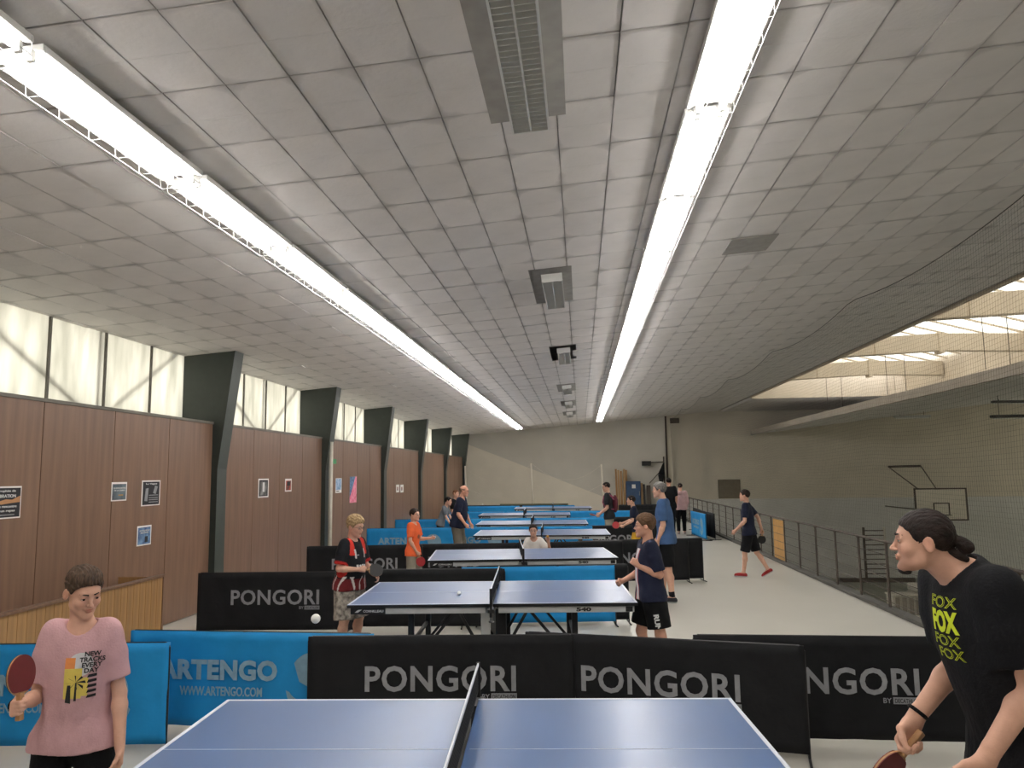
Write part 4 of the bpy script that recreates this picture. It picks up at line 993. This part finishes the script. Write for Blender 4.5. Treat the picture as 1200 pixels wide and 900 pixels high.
            d = smax(d, hem*q-zz+.006*np.sin(P[:, 0]*25+ph), .006)
            nk = cap(P, s.nb-s.tu*.02*q+s.tf*.012*q, s.nb+s.tu*.2*q+s.tf*.06*q, neckr*q*.95, neckr*q*1.35)
            if vneck: nk = np.minimum(nk, cap(P, s.nb+s.tf*.05*q, T(0, .13, .545-vneck), .03*q, .012*q))
            d = smax(d, -nk, .012)
            return d
        pts = [T(0, 0, hem-.05)]+[x for a in s.arms for x in ((a[0], a[1]) if sleeve <= 1 else a[:3])]+[s.nb]
        s.sh_o = s.part(name, fn, pts, .2*q, m, h or s.h, col)
        if collar:
            def cf(P):
                c0 = s.nb+s.tu*.012*q+s.tf*.008*q; ax = nrm(s.tu+s.tf*.35); X = P-c0.astype(f4); z = X@ax.astype(f4); r = X-z[:, None]*ax.astype(f4); rr = np.sqrt((r*r).sum(1))
                d = np.abs(rr-(.068*q-.25*z))-.005*q; d = smax(d, np.abs(z)-.022*q, .004); fr = X@s.tf.astype(f4); return smax(d, -cap(P, s.nb+s.tf*.07*q+s.tu*.05*q, s.T(0, .12, .5), .014*q, .02*q), .003)
            s.part('collar', cf, [s.nb], .12*q, collar, (h or s.h)*.6)
        return s.sh_o
    def shorts(s, m, frac=1.0, e=.02, h=None, col=None, waist=.10, name='shorts', tight=0.):
        q = s.q
        def fn(P):
            d = smax(s.torso(P, .006*q), ((P-s.pel.astype(f4))@s.tu.astype(f4))-waist*q, .01)
            for i in (0, 1):
                a, b, c = s.legs[i]; g = .4+.6*s.g
                if frac <= 1.05: en = a+(b-a)*frac; x = cap(P, a, en, (.092*g+e)*q, (.062*g+e*1.5+.012*(1-tight))*q); u = nrm(b-a); cut = (P-en.astype(f4))@u.astype(f4)
                else:
                    en = b+(c-b)*(frac-1); x = smin(cap(P, a, b, (.092*g+e)*q, (.060*g+e)*q), cap(P, b, en, (.058*g+e)*q, (.042*g+e*1.1)*q), .04*q); u = nrm(c-b); cut = (P-en.astype(f4))@u.astype(f4)
                    cut = np.where(cap(P, en, c, 0, 0) < .16*q, cut, -1).astype(f4)
                x = smax(x-.004*q*wob(P, 24/q, s.ph), cut, .006) if frac <= 1.05 else smax(x-.005*q*wob(P, 24/q, s.ph), cut, .006)
                d = smin(d, x, .035*q)
            return d
        return s.part(name, fn, [s.T(0, 0, .1)]+[p for l in s.legs for p in l[:(2 if frac <= 1.05 else 3)]], .17*q, m, h or s.h, col)
    def shoes(s, m, sole='white_metal', h=None, sock=None):
        for i in (0, 1):
            c = s.legs[i][2]; f = s.bfwd(i)
            def fn(P):
                d, f2, u2 = s.foot(P, i, .006); top = (P-(c+u2*.005*s.q).astype(f4))@u2.astype(f4); return smax(d, top, .008)
            o = s.part('shoe', fn, [c, c+f*.1*s.q], .16*s.q, m, h or s.h*.7)
            def fs(P):
                d, f2, u2 = s.foot(P, i, .010); z = (P-(c-u2*.068*s.q).astype(f4))@u2.astype(f4); return smax(smax(d, z-.016, .003), -(z+.004), .003)
            s.part('sole', fs, [c, c+f*.1*s.q], .16*s.q, sole, h or s.h*.7, parent=o)
            if sock:
                b, cc = s.legs[i][1], c; MB().tube(c+(b-c)*.02, c+(b-c)*.22, .043*s.q, 14, .045*s.q).build('sock', sock, s.root, 0, True)
    def glasses(s, col='black_plastic'):
        m = MB(); r = .019
        for x in (-1, 1):
            P_ = [s.HP(x*.031+r*1.15*math.cos(t), .096-abs(r*math.cos(t))*.15-(.006 if x*math.cos(t) > 0 else 0), .002+r*.82*math.sin(t)) for t in np.linspace(0, 2*PI, 15)]
            m.path(P_, .0016*s.k, 5); m.path([s.HP(x*.053, .089, .006), s.HP(x*.076, .05, .006), s.HP(x*.08, -.01, .004)], .0016*s.k, 5)
        m.path([s.HP(-.011, .097, .006), s.HP(0, .101, .008), s.HP(.011, .097, .006)], .0015*s.k, 5); g = m.build('glasses', col, s.root)
        for x in (-1, 1):
            l = MB(); N_ = 14; c = s.HP(x*.031, .0955, .002); l.v.append(tuple(c))
            for k in range(N_):
                t = 2*PI*k/N_; l.v.append(tuple(s.HP(x*.031+r*1.1*math.cos(t), .0955, .002+r*.78*math.sin(t))))
            for k in range(N_): l.f.append((0, 1+k, 1+(k+1) % N_))
            l.build('lens', 'glass_lens', g)
    def world(s, p): return s.root.matrix_basis @ Vector([float(a) for a in p])
    def bat(s, i, c1, c2, lab, ax=None, nrm_=None, off=.0):
        """a bat held in hand i; ax handle axis and nrm_ face normal in person space"""
        H = s.hands[i]; q = s.q; c = H['W']+H['d']*.072*q+H['p']*.026*q; ax = nrm(ax if ax is not None else H['t']+H['d']*.4); n = np.array(nrm_ if nrm_ is not None else H['p'], float); n = nrm(n-ax*(n@ax)); sd = np.cross(ax, n)
        r = empty('table_tennis_bat'); tag(r, lab, 'bat'); mw = s.root.matrix_basis
        mm = Matrix([[sd[k], ax[k], n[k]] for k in range(3)]).to_4x4(); mm.translation = Vector(c); r.matrix_world = mw @ mm
        poly = []
        for k in range(36):
            t = 2*PI*k/36; poly.append((.075*math.sin(t), .128-.08*math.cos(t)))
        MB().prism(poly, -.003, .003, 2).build('blade', 'handle_wood', r)
        pl = [(x, max(y, .062)) for x, y in poly]
        MB().prism(pl, .003, .0065, 2).build('rubber', c1, r); MB().prism(pl, -.0065, -.003, 2).build('rubber', c2, r)
        MB().prism([(-.012, .06), (.012, .06), (.0115, 0), (.014, -.05), (-.014, -.05), (-.0115, 0)], -.011, .011, 2).build('handle', 'handle_wood', r, .004)
        return r
def bvh_of(objs):
    vs, fs = [], []
    for o in objs:
        me = o.data; n = len(vs); vs += [tuple(v.co) for v in me.vertices]; fs += [tuple(n+i for i in p.vertices) for p in me.polygons]
    return BVHTree.FromPolygons(vs, fs)
def decal(s, name, me, m, origin, right, up, cell=.012, off=.002, tree=None, thick=0, parent=None):
    """lay a flat print over the shirt: subdivide, then drop every vertex onto the cloth"""
    right = nrm(right); up = np.array(up, float); up = nrm(up-right*(up@right)); n = np.cross(right, up); tree = tree or bvh_of([s.sh_o])
    bm = bmesh.new(); bm.from_mesh(me)
    xs = [v.co.x for v in bm.verts]; ys = [v.co.y for v in bm.verts]
    for ax, (a, b) in enumerate(((min(xs), max(xs)), (min(ys), max(ys)))):
        k = a+cell
        while k < b: pn = Vector((1, 0, 0) if ax == 0 else (0, 1, 0)); bmesh.ops.bisect_plane(bm, geom=bm.verts[:]+bm.edges[:]+bm.faces[:], plane_co=pn*k, plane_no=pn); k += cell
    o3 = np.array(origin, float)
    for v in bm.verts:
        p = o3+right*v.co.x+up*v.co.y; loc, nn, ii, dd = tree.ray_cast(Vector(p+n*.25), Vector(-n), .5)
        if loc is None: loc = Vector(p); 
        v.co = loc+Vector(n)*(off+(.0008 if v.co.z > 0 else 0))
    me2 = bpy.data.meshes.new(name); bm.to_mesh(me2); bm.free(); return link(name, me2, m, parent or s.sh_o)
def flat(pts):
    me = bpy.data.meshes.new('print'); me.from_pydata([(x, y, 0) for x, y in pts], [], [tuple(range(len(pts)))]); return me
def rect(x0, y0, x1, y1): return flat([(x0, y0), (x1, y0), (x1, y1), (x0, y1)])
def stand(px, Y, hpx=None): q = atY(px, 600, Y); return (float(q[0]), float(Y), 0)
def fdir(deg): return (math.sin(math.radians(deg)), math.cos(math.radians(deg)))   # 0 away from the viewer, 90 to the right, 180 to the viewer
# ---------------- the people ----------------
cl = lambda n, c, **k: mat(n, c, k.pop('rough', .85), k.pop('var', .08), k.pop('scale', 10), k.pop('bump', .2), 120, spec=.25, **k)
cl('pink_cotton', 'c9a0a4', attr=False); cl('black_cotton', '121317'); cl('black_trousers', '0f1013'); cl('navy_cotton', '1c2136'); cl('charcoal_cotton', '24262a'); cl('orange_cotton', 'e8683a'); cl('blue_polo', '44618c')
cl('white_cotton', 'e0ddd8'); cl('grey_shorts', '8f897c'); cl('grey_cotton', '6c7278'); cl('pale_pink', 'c8a6a8'); cl('khaki', '6e675c'); cl('camo', 'b3aba0', scale=22, col2='55504b'); cl('red_cloth', 'b02c2a'); cl('red_shoe', '9c2a2c'); cl('white_shoe', 'c9b9b6'); cl('dark_shoe', '33343a'); cl('yellow_cotton', 'd8a830'); cl('maroon_cloth', '5a2530'); cl('black_band', '0c0c0e')
FIG = []
# boy in the pink shirt, left foreground
def pink_boy():
    s = Person('boy in a pink shirt with a sunset print, raising a red bat, left foreground', stand(101, 3.42), fdir(160), S=1.55, hh=.208, g=.78, h=.004, at=.94, lean=(.05, -.03), yaw=.62, pitch=.34, roll=.04, sw=.74,
        ra=((.22, .0, -1), (.06, 1.0, .10)), la=((-.22, .0, -1), (-.10, .25, -1)), rl=((.1, .05, -1), (.02, -.05, -1)), ll=((-.12, .1, -1), (0, -.05, -1)),
        rh=dict(d=(-.15, 1, .12), p=(-1, -.1, 0), curl=(1.0, 1.15, 1.2, 1.2), th=.75), lh=dict(p=(.9, .25, 0), curl=(.30, .45, .55, .6), th=.35), foot_yaw=(.2, -.2))
    s.skin(); s.eyes('3a2b20', lid=(.12, .42)); s.hair('2f241c', .004, .013, hl=.068, side=.004, back=-.045, col2='5e4a3a', h=.0032, st=.0030)
    o = s.shirt('pink_cotton', e=.012, hem=-.035, sleeve=.74, flare=.025, se=.018, h=.006)
    s.shorts('black_trousers', 1.95, .02, h=.012, name='trousers'); s.shoes('dark_shoe', h=.01)
    T = s.T; R, U = -s.tr, s.tu; c = T(-.03, .12, .345)
    tr = bvh_of([o]); D = lambda n, me, m, x, y, off=.002: decal(s, n, me, m, c+R*x+U*y, R, U, .012, off, tr)
    mat('print_yellow', 'e6cf62', .7, .1, 20); mat('print_orange', 'e08a48', .7, .1, 20); mat('print_black', '17181a', .7)
    D('print', flat([(.05*math.cos(t), .05*math.sin(t)) for t in np.linspace(0, 2*PI, 20)[:-1]]), 'white_print', .0, .045, .0015)
    D('print', rect(-.06, -.10, .01, .03), 'print_yellow', 0, 0); D('print', rect(-.06, .03, -.02, .075), 'print_orange', 0, 0, .0022); D('print', rect(.01, -.09, .035, -.01), 'print_yellow', 0, 0)
    for k in range(5): 
        y = -.10+k*.022; D('print', flat([(.03, y), (.066, y+.004), (.066, y+.016), (.035, y+.013)]), 'print_black', 0, 0, .0028)
    D('print', flat([(-.018, -.11), (-.008, -.11), (-.008, -.03), (-.014, -.03)]), 'print_black', 0, 0, .003); D('print', flat([(-.052, -.115), (-.03, -.12), (-.032, -.04), (-.045, -.04)]), 'print_black', 0, 0, .003)
    for k in range(8):
        t = k*PI/4; x, y = -.012, -.028; D('print', flat([(x, y), (x+.035*math.cos(t)-.006*math.sin(t), y+.03*math.sin(t)+.006*math.cos(t)), (x+.04*math.cos(t), y+.034*math.sin(t)-.006)]), 'print_black', 0, 0, .003)
    for k, tx in enumerate(('NEW', 'TRACKS', 'EVERY', 'DAY')): D('lettering', text_mesh(tx, .02, None, .03), 'print_black', .045, .088-.023*k, .003)
    s.bat(0, 'rubber_maroon', 'rubber_black', 'dark red table tennis bat raised by the boy in pink', ax=(.05, -.10, 1), nrm_=(-.93, .38, .1))
    H = s.hands[0]; W = H['W']-H['d']*.015
    ring(s, W, H['d'], .0275, .006, 'black_band', 'wristband')
    return s
def ring(s, c, d, r, w, m, name):
    d = nrm(d); u = nrm(np.cross(d, (0, .3, 1))); v = np.cross(d, u); b = MB(); P_ = [c+u*r*math.cos(t)+v*r*math.sin(t) for t in np.linspace(0, 2*PI, 19)]
    b.path(P_, w, 6); return b.build(name, m, s.root, 0, True)
FIG.append(pink_boy())
# man in the black shirt, right foreground
def black_man():
    s = Person('man with dark hair in a bun and black shirt with yellow lettering, right foreground', stand(1182, 2.72), fdir(266), S=1.95, hh=.206, g=.82, al=.84, at=.88, h=.0045, lean=(.26, .02), yaw=-.38, pitch=.0, roll=0, neck=(.0, 1.15, 1), sw=.84,
        ra=((.10, -.12, -1), (.0, .85, -1)), la=((-.05, -.22, -1), (.03, .72, -1)), rl=((.1, .15, -1), (.02, -.12, -1)), ll=((-.12, .25, -1), (0, -.1, -1)),
        rh=dict(d=(0, .5, -1), p=(-.9, -.2, 0), curl=(.8, 1.0, 1.1, 1.15), th=.6), lh=dict(d=(.05, .5, -1), p=(.85, .2, 0), curl=(.5, .6, .65, .7), th=.4), foot_yaw=(.2, -.2))
    s.skin(beard=(.45, .38, .34), lip=(.78, .55, .52)); s.eyes('1c1512', iris='241a14', lid=(.22, .3))
    def bun(Q):
        d = ell(Q, (0, -.138, -.018), (.027, .028, .027)); d = smin(d, ell(Q, (0, -.108, .004), (.024, .030, .020)), .02)
        d = np.minimum(d, cap(Q, (0, -.085, -.035), (.0, -.135, -.062), .020, .012)); return d-.002*wob(Q, 150)
    s.hair('17100e', .007, .001, st=.0008, hl=.060, side=-.012, back=-.045, extra=bun, col2='2c201c', h=.004)
    hm = mat('beard_dark', '2a201b', .8, .3, 200, .4, 300)
    def bd(P):
        Q = ((P-s.hc.astype(f4))@s.HR.astype(f4))/f4(s.k); d = ell(Q, (0, .068, -.106), (.024, .024, .017))-.0015*wob(Q, 220); d = smin(d, cap(Q, (-.02, .055, -.112), (.02, .055, -.112), .008), .01); return d*f4(s.k)
    s.part('beard', bd, [s.HP(0, .06, -.1)], .05, hm, .003)
    MB().path([s.HP(-.020, .0925, -.0485), s.HP(-.008, .0985, -.0455), s.HP(.008, .0985, -.0455), s.HP(.020, .0925, -.0485)], .0011, 5).build('moustache', hm, s.root, 0, True)
    o = s.shirt('black_cotton', e=.014, hem=-.13, sleeve=.70, flare=.02, se=.024, h=.0055, neckr=.058)
    s.shorts('black_trousers', 1.0, .03, h=.012); s.shoes('dark_shoe', h=.012)
    T = s.T; R, U = -s.tr, s.tu; c = T(-.01, .13, .45); tr = bvh_of([o])
    outl = lambda txt, y, h, w, x=0.: decal(s, 'lettering', text_mesh(txt, h, w, .0, outline=.02), 'yellow_print', c+R*x+U*y, R, U, .012, .002, tr)
    decal(s, 'lettering', text_mesh('FOX', .07, .14, .05), 'yellow_print', c, R, U, .012, .002, tr)
    outl('FOX', .060, .034, .14); outl('FOX', -.058, .034, .135, .0); outl('FOX', -.10, .034, .13, .01)
    s.bat(0, 'rubber_maroon', 'rubber_maroon', 'dark red bat hanging from the hand of the man in black', ax=(-.02, .75, -.75), nrm_=(.85, .5, .3))
    H = s.hands[0]; ring(s, H['W']-H['d']*.02, s.arms[0][3], .031, .007, 'black_band', 'wristband')
    return s
FIG.append(black_man())
def Stop(px, py, Y): return float(atY(px, py, Y)[2])
def jersey(name, c='ffffff', **k): return mat(name, c, .8, .04, 10, .2, 120, attr=True, spec=.25)
jersey('jersey_cloth')
# boy with blond hair at the left end of the second table
def blond_boy():
    Y = 8.55; s = Person('blond boy with glasses in a black and red sports shirt, left of second table', stand(410, Y), fdir(112), S=Stop(410, 608, Y), hh=.225, g=1.22, h=.008, lean=(.10, 0), yaw=.0, pitch=.22, belly=.035, sw=.98,
        ra=((.30, -.05, -1), (-.50, 1, -.05)), la=((-.25, .15, -1), (.35, 1, -.45)), rl=((.12, .1, -1), (.02, -.1, -1)), ll=((-.12, .15, -1), (0, -.1, -1)),
        rh=dict(d=(-.8, 1, -.1), p=(-1, -.6, 0), curl=(.9, 1.1, 1.2, 1.2), th=.6), lh=dict(d=(.3, .8, -.8), p=(.8, -.3, -.4), curl=(.4, .5, .6, .6)))
    s.skin(); s.eyes('8a6a48', seg=10); s.hair('b59c74', .018, .016, curly=.004, hl=.060, col2='7a6044', h=.006); s.glasses()
    q = s.q; T = s.T; pel = s.pel
    def col(v):
        c = np.tile(np.array(hexc('15161b'), f4), (len(v), 1)); X = (v-pel)@s.tr/q; Yf = (v-pel)@s.tf/q; Z = (v-pel)@s.tu/q
        red = np.array(hexc('a8231f'), f4); wh = np.array(hexc('cfcac6'), f4)
        sh = (Z > .40)&(np.abs(X) > .085)&(np.abs(X) < .15+.10*(.55-Z)); c[sh] = np.array(hexc('d2392c'), f4)
        ed = (Z > .36)&(Z < .47)&(np.abs(np.abs(X)-.085-.0*(Z)) < .011)&(Yf > 0); c[ed] = wh
        lo = Z < .10; c[lo] = np.array(hexc('6b1e22'), f4); st = (Z < .13)&(np.abs(((X*9+Yf*9) % 1)-.5) < .09); c[st] = wh
        e = np.minimum(np.sqrt(((v-s.arms[0][1])**2).sum(1)), np.sqrt(((v-s.arms[1][1])**2).sum(1))); c[(e < .12*q)&(np.abs(X) > .15)] = red; return c
    o = s.shirt('jersey_cloth', e=.02, hem=-.05, sleeve=.82, flare=.03, se=.03, h=.007, col=col, collar='black_cotton')
    s.shorts('camo', 1.02, .035, h=.01); s.shoes('dark_shoe', h=.012)
    R, U = -s.tr, s.tu; tr = bvh_of([o]); c = T(0, .15, .26)
    for dx, h in ((-.06, .035), (-.02, .03), (.02, .035), (.06, .028)): decal(s, 'print', rect(-.014, -h/2, .014, h/2), 'white_print', c+R*dx, R, U, .02, .003, tr)
    decal(s, 'print', rect(-.02, -.006, .02, .006), 'grey_print', c+U*.12-R*.05, R, U, .02, .003, tr)
    s.bat(0, 'rubber_black', 'rubber_maroon', 'black bat held at the belly by the blond boy', ax=(-.75, .75, -.12), nrm_=(.6, .6, .5)); return s
FIG.append(blond_boy())
def navy_boy():
    Y = 7.75; s = Person('boy in navy shirt with white stripe, fist raised, right of second table', stand(760, Y), fdir(258), S=Stop(757, 605, Y), hh=.222, g=1.12, h=.008, lean=(.04, 0), yaw=-.30, pitch=.0, belly=.02, sw=.9,
        ra=((.15, .12, -1), (-.25, .9, -.35)), la=((-.18, -.22, -1), (.25, .95, .42)), rl=((.08, .22, -1), (.02, -.1, -1)), ll=((-.1, -.12, -1), (0, -.22, -1)),
        rh=dict(curl=(1.1, 1.3, 1.3, 1.3), th=.8), lh=dict(d=(.2, .8, .7), p=(.9, -.2, .1), curl=(1.2, 1.4, 1.4, 1.4), th=.9), tone=(1.02, .95, .93))
    s.skin(); s.eyes('3a2b20', seg=10); s.hair('4a3626', .014, .012, hl=.060, side=.0, col2='6b4f38', h=.006); s.glasses()
    q = s.q; pel = s.pel
    def col(v):
        c = np.tile(np.array(hexc('1d2238'), f4), (len(v), 1)); X = (v-pel)@s.tr/q; Yf = (v-pel)@s.tf/q; Z = (v-pel)@s.tu/q; fr = Yf > 0
        c[fr&(X > -.035)&(X < .045)] = np.array(hexc('d9d2d2'), f4); c[fr&(((X > -.05)&(X <= -.035))|((X > .045)&(X < .06)))] = np.array(hexc('b03040'), f4); c[(Z > .46)&(np.abs(X) < .1)&(Z > .5)] = np.array(hexc('1d2238'), f4); return c
    o = s.shirt('jersey_cloth', e=.018, hem=-.06, sleeve=.86, flare=.02, se=.026, h=.007, col=col)
    sh = s.shorts('black_trousers', .82, .035, h=.009, waist=.02); s.shoes('dark_shoe', h=.012, sock='black_cotton')
    hp, kn, _ = s.legs[1]; ax = nrm(kn-hp); c = hp+(kn-hp)*.68; n = nrm(np.array([-.9, .35, 0])); r_ = nrm(np.cross(ax*-1, n))
    up = nrm(np.cross(n, -ax)); decal(s, 'lettering', text_mesh('RUN.', .05, .17, .05), 'white_print', c, ax, np.cross(n, ax), .03, .003, bvh_of([sh]), parent=sh); return s
FIG.append(navy_boy())
def simple(label, px, ytop, Y, face, shirtm, legm, hairc, hh=.225, g=1., sleeve=.75, legfrac=1.0, shoe='dark_shoe', h=None, bald=False, glasses=False, collar=None, hem=-.07, hair=None, dS=0., shirt=None, shorts=None, sock=None, **kw):
    S = Stop(px, ytop, Y)+dS; h = h or max(.009, Y*.00085)
    s = Person(label, stand(px, Y), fdir(face), S=S, hh=hh, g=g, h=h, **kw); s.skin()
    s.eyes(hairc if not bald else '6a5a4c', seg=8)
    s.hair(hairc, bald=bald, h=h*.75, **(hair or {}))
    s.shirt(shirtm, hem=hem, sleeve=sleeve, collar=collar, **(shirt or {})); s.shorts(legm, legfrac, **(shorts or {})); s.shoes(shoe, h=h*.8, sock=sock)
    if glasses: s.glasses()
    FIG.append(s); return s
simple('tall grey haired man in a blue polo shirt and black shorts, seen from the side', 780, 565, 12.2, 284, 'blue_polo', 'black_cotton', '8d8a86', hh=.235, g=1.05, sleeve=.80, legfrac=.92, collar='blue_polo', lean=(.06, 0), pitch=.05, neck=(0, .35, 1),
    ra=((.12, .15, -1), (0, .4, -1)), la=((-.10, -.05, -1), (.05, .35, -1)), rl=((.05, .22, -1), (0, .0, -1)), ll=((-.08, -.05, -1), (0, -.12, -1)), sock='black_cotton', hair=dict(t=.014, top=.006), shirt=dict(flare=.02, hem_=0) if False else None)
s = simple('boy in an orange shirt holding a red bat, left end of third table', 484, 598, 12.75, 105, 'orange_cotton', 'grey_shorts', '2f211a', hh=.205, g=.82, sw=.85, glasses=True, hem=-.10, lean=(.03, 0), yaw=-.15,
    ra=((.2, .1, -1), (-.35, .45, -1)), la=((-.2, .25, -1), (.1, 1, .1)), rl=((.08, .05, -1), (0, 0, -1)), ll=((-.1, .1, -1), (0, 0, -1)), shirt=dict(flare=.03), rh=dict(curl=(1, 1.1, 1.1, 1.1)))
s.bat(0, 'rubber_red', 'rubber_red', 'bright red bat held low by the boy in orange', ax=(-.1, .3, -1), nrm_=(.8, .6, 0))
decal(s, 'print', flat([(.04*math.cos(t), .035*math.sin(t)) for t in np.linspace(0, 2*PI, 14)[:-1]]), mat('print_brown', '8a4a2a', .7), s.T(0, .12, .3), -s.tr, s.tu, .03, .004)
simple('older bald man in a dark navy shirt leaning forward, back left tables', 536, 571, 17.0, 98, 'navy_cotton', 'khaki', '9a7a66', hh=.235, g=1.25, bald=True, glasses=True, sleeve=.85, legfrac=1.9, lean=(.20, 0), belly=.04, pitch=.12, dS=.04, tone=(1.0, .86, .82),
    ra=((.25, .0, -1), (-.1, .7, -1)), la=((-.2, .1, -1), (.05, .5, -1)), rl=((.1, .12, -1), (0, -.1, -1)), ll=((-.1, .15, -1), (0, -.15, -1)), hair=dict(t=.008, back=-.05))
simple('small dark haired boy in a grey shirt bending, far left', 516, 586, 19.7, 95, 'grey_cotton', 'black_cotton', '1d1512', hh=.21, g=.8, sw=.85, lean=(.35, 0), dS=.08, pitch=.15,
    ra=((.1, .3, -1), (0, .6, -1)), la=((-.1, .4, -1), (0, .7, -1)))
simple('person mostly hidden behind the older man, only light brown hair showing', 534, 575, 20.75, 120, 'black_cotton', 'black_cotton', '8a5a3a', hh=.21, g=.85, sw=.9)
s = simple('child in a white shirt and glasses crouching behind net of third table', 627, 611, 13.2, 178, 'white_cotton', 'orange_cotton', '3a281e', hh=.20, g=.74, sw=.72, glasses=True, dS=.40, lean=(.22, .05), pitch=.05,
    ra=((.3, .2, -1), (-.1, .6, -.8)), la=((-.62, .25, -.75), (.1, .55, .85)), rl=((.35, .9, -.05), (.0, -.55, -.8)), ll=((-.35, .9, -.05), (0, -.55, -.8)), lh=dict(d=(0, .3, 1), p=(.5, .9, 0), curl=(.4, .45, .5, .5), th=.2))
H = s.hands[1]; bp = s.world(H['W']+H['d']*.12+H['p']*.028)
me = bpy.data.meshes.new('ball'); bm = bmesh.new(); bmesh.ops.create_uvsphere(bm, u_segments=20, v_segments=12, radius=.022); bm.to_mesh(me); bm.free(); o = link('ping_pong_ball', me, 'ball_orange', None, 0, True); o.location = bp; tag(o, 'orange ball in the raised hand of the crouching child', 'ball')
s = simple('man in a black shirt with a maroon bag on his back, facing left', 714, 566, 19.6, 278, 'charcoal_cotton', 'grey_shorts', '2a1e18', hh=.235, g=1.02, glasses=True, sleeve=.75, lean=(.06, 0), pitch=.2, yaw=.1,
    ra=((.1, .1, -1), (0, .8, -.6)), la=((-.1, .0, -1), (0, .9, -.75)), rl=((.08, .1, -1), (0, 0, -1)), ll=((-.08, .0, -1), (0, 0, -1)), hair=dict(t=.012, hl=.075), lh=dict(curl=(.9, 1, 1.1, 1.1)))
s.bat(1, 'rubber_red', 'rubber_red', 'red bat in the hand of the man with the maroon bag', ax=(.0, .9, .2), nrm_=(.3, 0, 1))
bk = empty('shoulder_bag'); tag(bk, 'maroon striped soft bag on the back of the black shirted man', 'bag'); bk.matrix_world = s.root.matrix_basis.copy()
q = s.q
def bagf(P): return ell(P, s.T(0, -.175, .30), np.array([.12, .07, .22]), None)-.006*wob(P, 30)
v, f = nets(bagf, s.T(-.2, -.3, .0)-.1, s.T(.2, 0, .6)+.1, .014); link('bag_body', to_mesh('bag_body', v, f), 'maroon_cloth', bk)
for x in (-.10, .10): MB().path([s.T(x*1.2, -.17, .40), s.T(x*1.2, -.05, .56), s.T(x*1.1, .08, .53), s.T(x*1.2, .13, .36), s.T(x*1.6, .05, .2), s.T(x*1.2, -.15, .16)], .012, 6).build('strap', mat('pink_strap', 'a04a6a', .8), bk)
s = simple('boy in navy shirt and yellow shorts reaching left with a red bat', 746, 583, 17.1, 272, 'navy_cotton', 'yellow_cotton', '1d1512', hh=.21, g=.85, sw=.88, lean=(.16, 0), dS=.03,
    ra=((.1, .2, -1), (0, 1, -.35)), la=((-.12, .15, -1), (.1, 1, -.55)), rl=((.12, .2, -1), (0, -.15, -1)), ll=((-.12, .1, -1), (0, -.1, -1)), lh=dict(curl=(.9, 1, 1.1, 1.1)))
s.bat(1, 'rubber_red', 'rubber_red', 'red bat of the boy in navy and yellow', ax=(.0, .9, .25), nrm_=(-.9, 0, .3))
simple('dark haired person all in black, seen from behind at the end wall', 785, 560.5, 24.5, 350, 'black_cotton', 'black_trousers', '15100e', hh=.23, legfrac=1.92, ra=((.15, 0, -1), (0, .2, -1)), la=((-.15, 0, -1), (0, .2, -1)), tone=(.9, .8, .75))
s = simple('person in a pale pink hooded top and black trousers, seen from behind', 798, 567, 25.2, 8, 'pale_pink', 'black_trousers', '1c1512', hh=.225, g=.95, sleeve=1.95, legfrac=1.92, shoe='white_shoe', ra=((.15, .1, -1), (-.1, .4, -1)), la=((-.15, .1, -1), (.1, .4, -1)), shirt=dict(se=.03, flare=.03), rl=((.03, .12, -1), (0, 0, -1)), ll=((-.03, -.1, -1), (0, -.1, -1)))
def hood(P): return ell(P, s.T(0, -.11, .52), (.10, .06, .07))
s.part('hood', hood, [s.T(0, -.1, .5)], .15, 'pale_pink')
s = simple('boy in dark shirt and shorts with red shoes striding along the railing', 877, 576, 15.05, 292, 'navy_cotton', 'black_cotton', '2b1e18', hh=.222, g=.9, sw=.92, shoe='red_shoe', legfrac=.95, lean=(.06, 0), dS=.03,
    ra=((.12, -.85, -1), (0, -.25, -1)), la=((-.2, .05, -1), (.0, .75, -.75)), ll=((-.05, .22, -1), (0, .10, -1)), rl=((.05, -.25, -1), (0, -.62, -1)), rh=dict(curl=(.9, 1.1, 1.1, 1.1)))
s.bat(0, 'rubber_black', 'rubber_black', 'black bat swinging behind the striding boy', ax=(.1, .15, -1), nrm_=(.95, .3, 0))
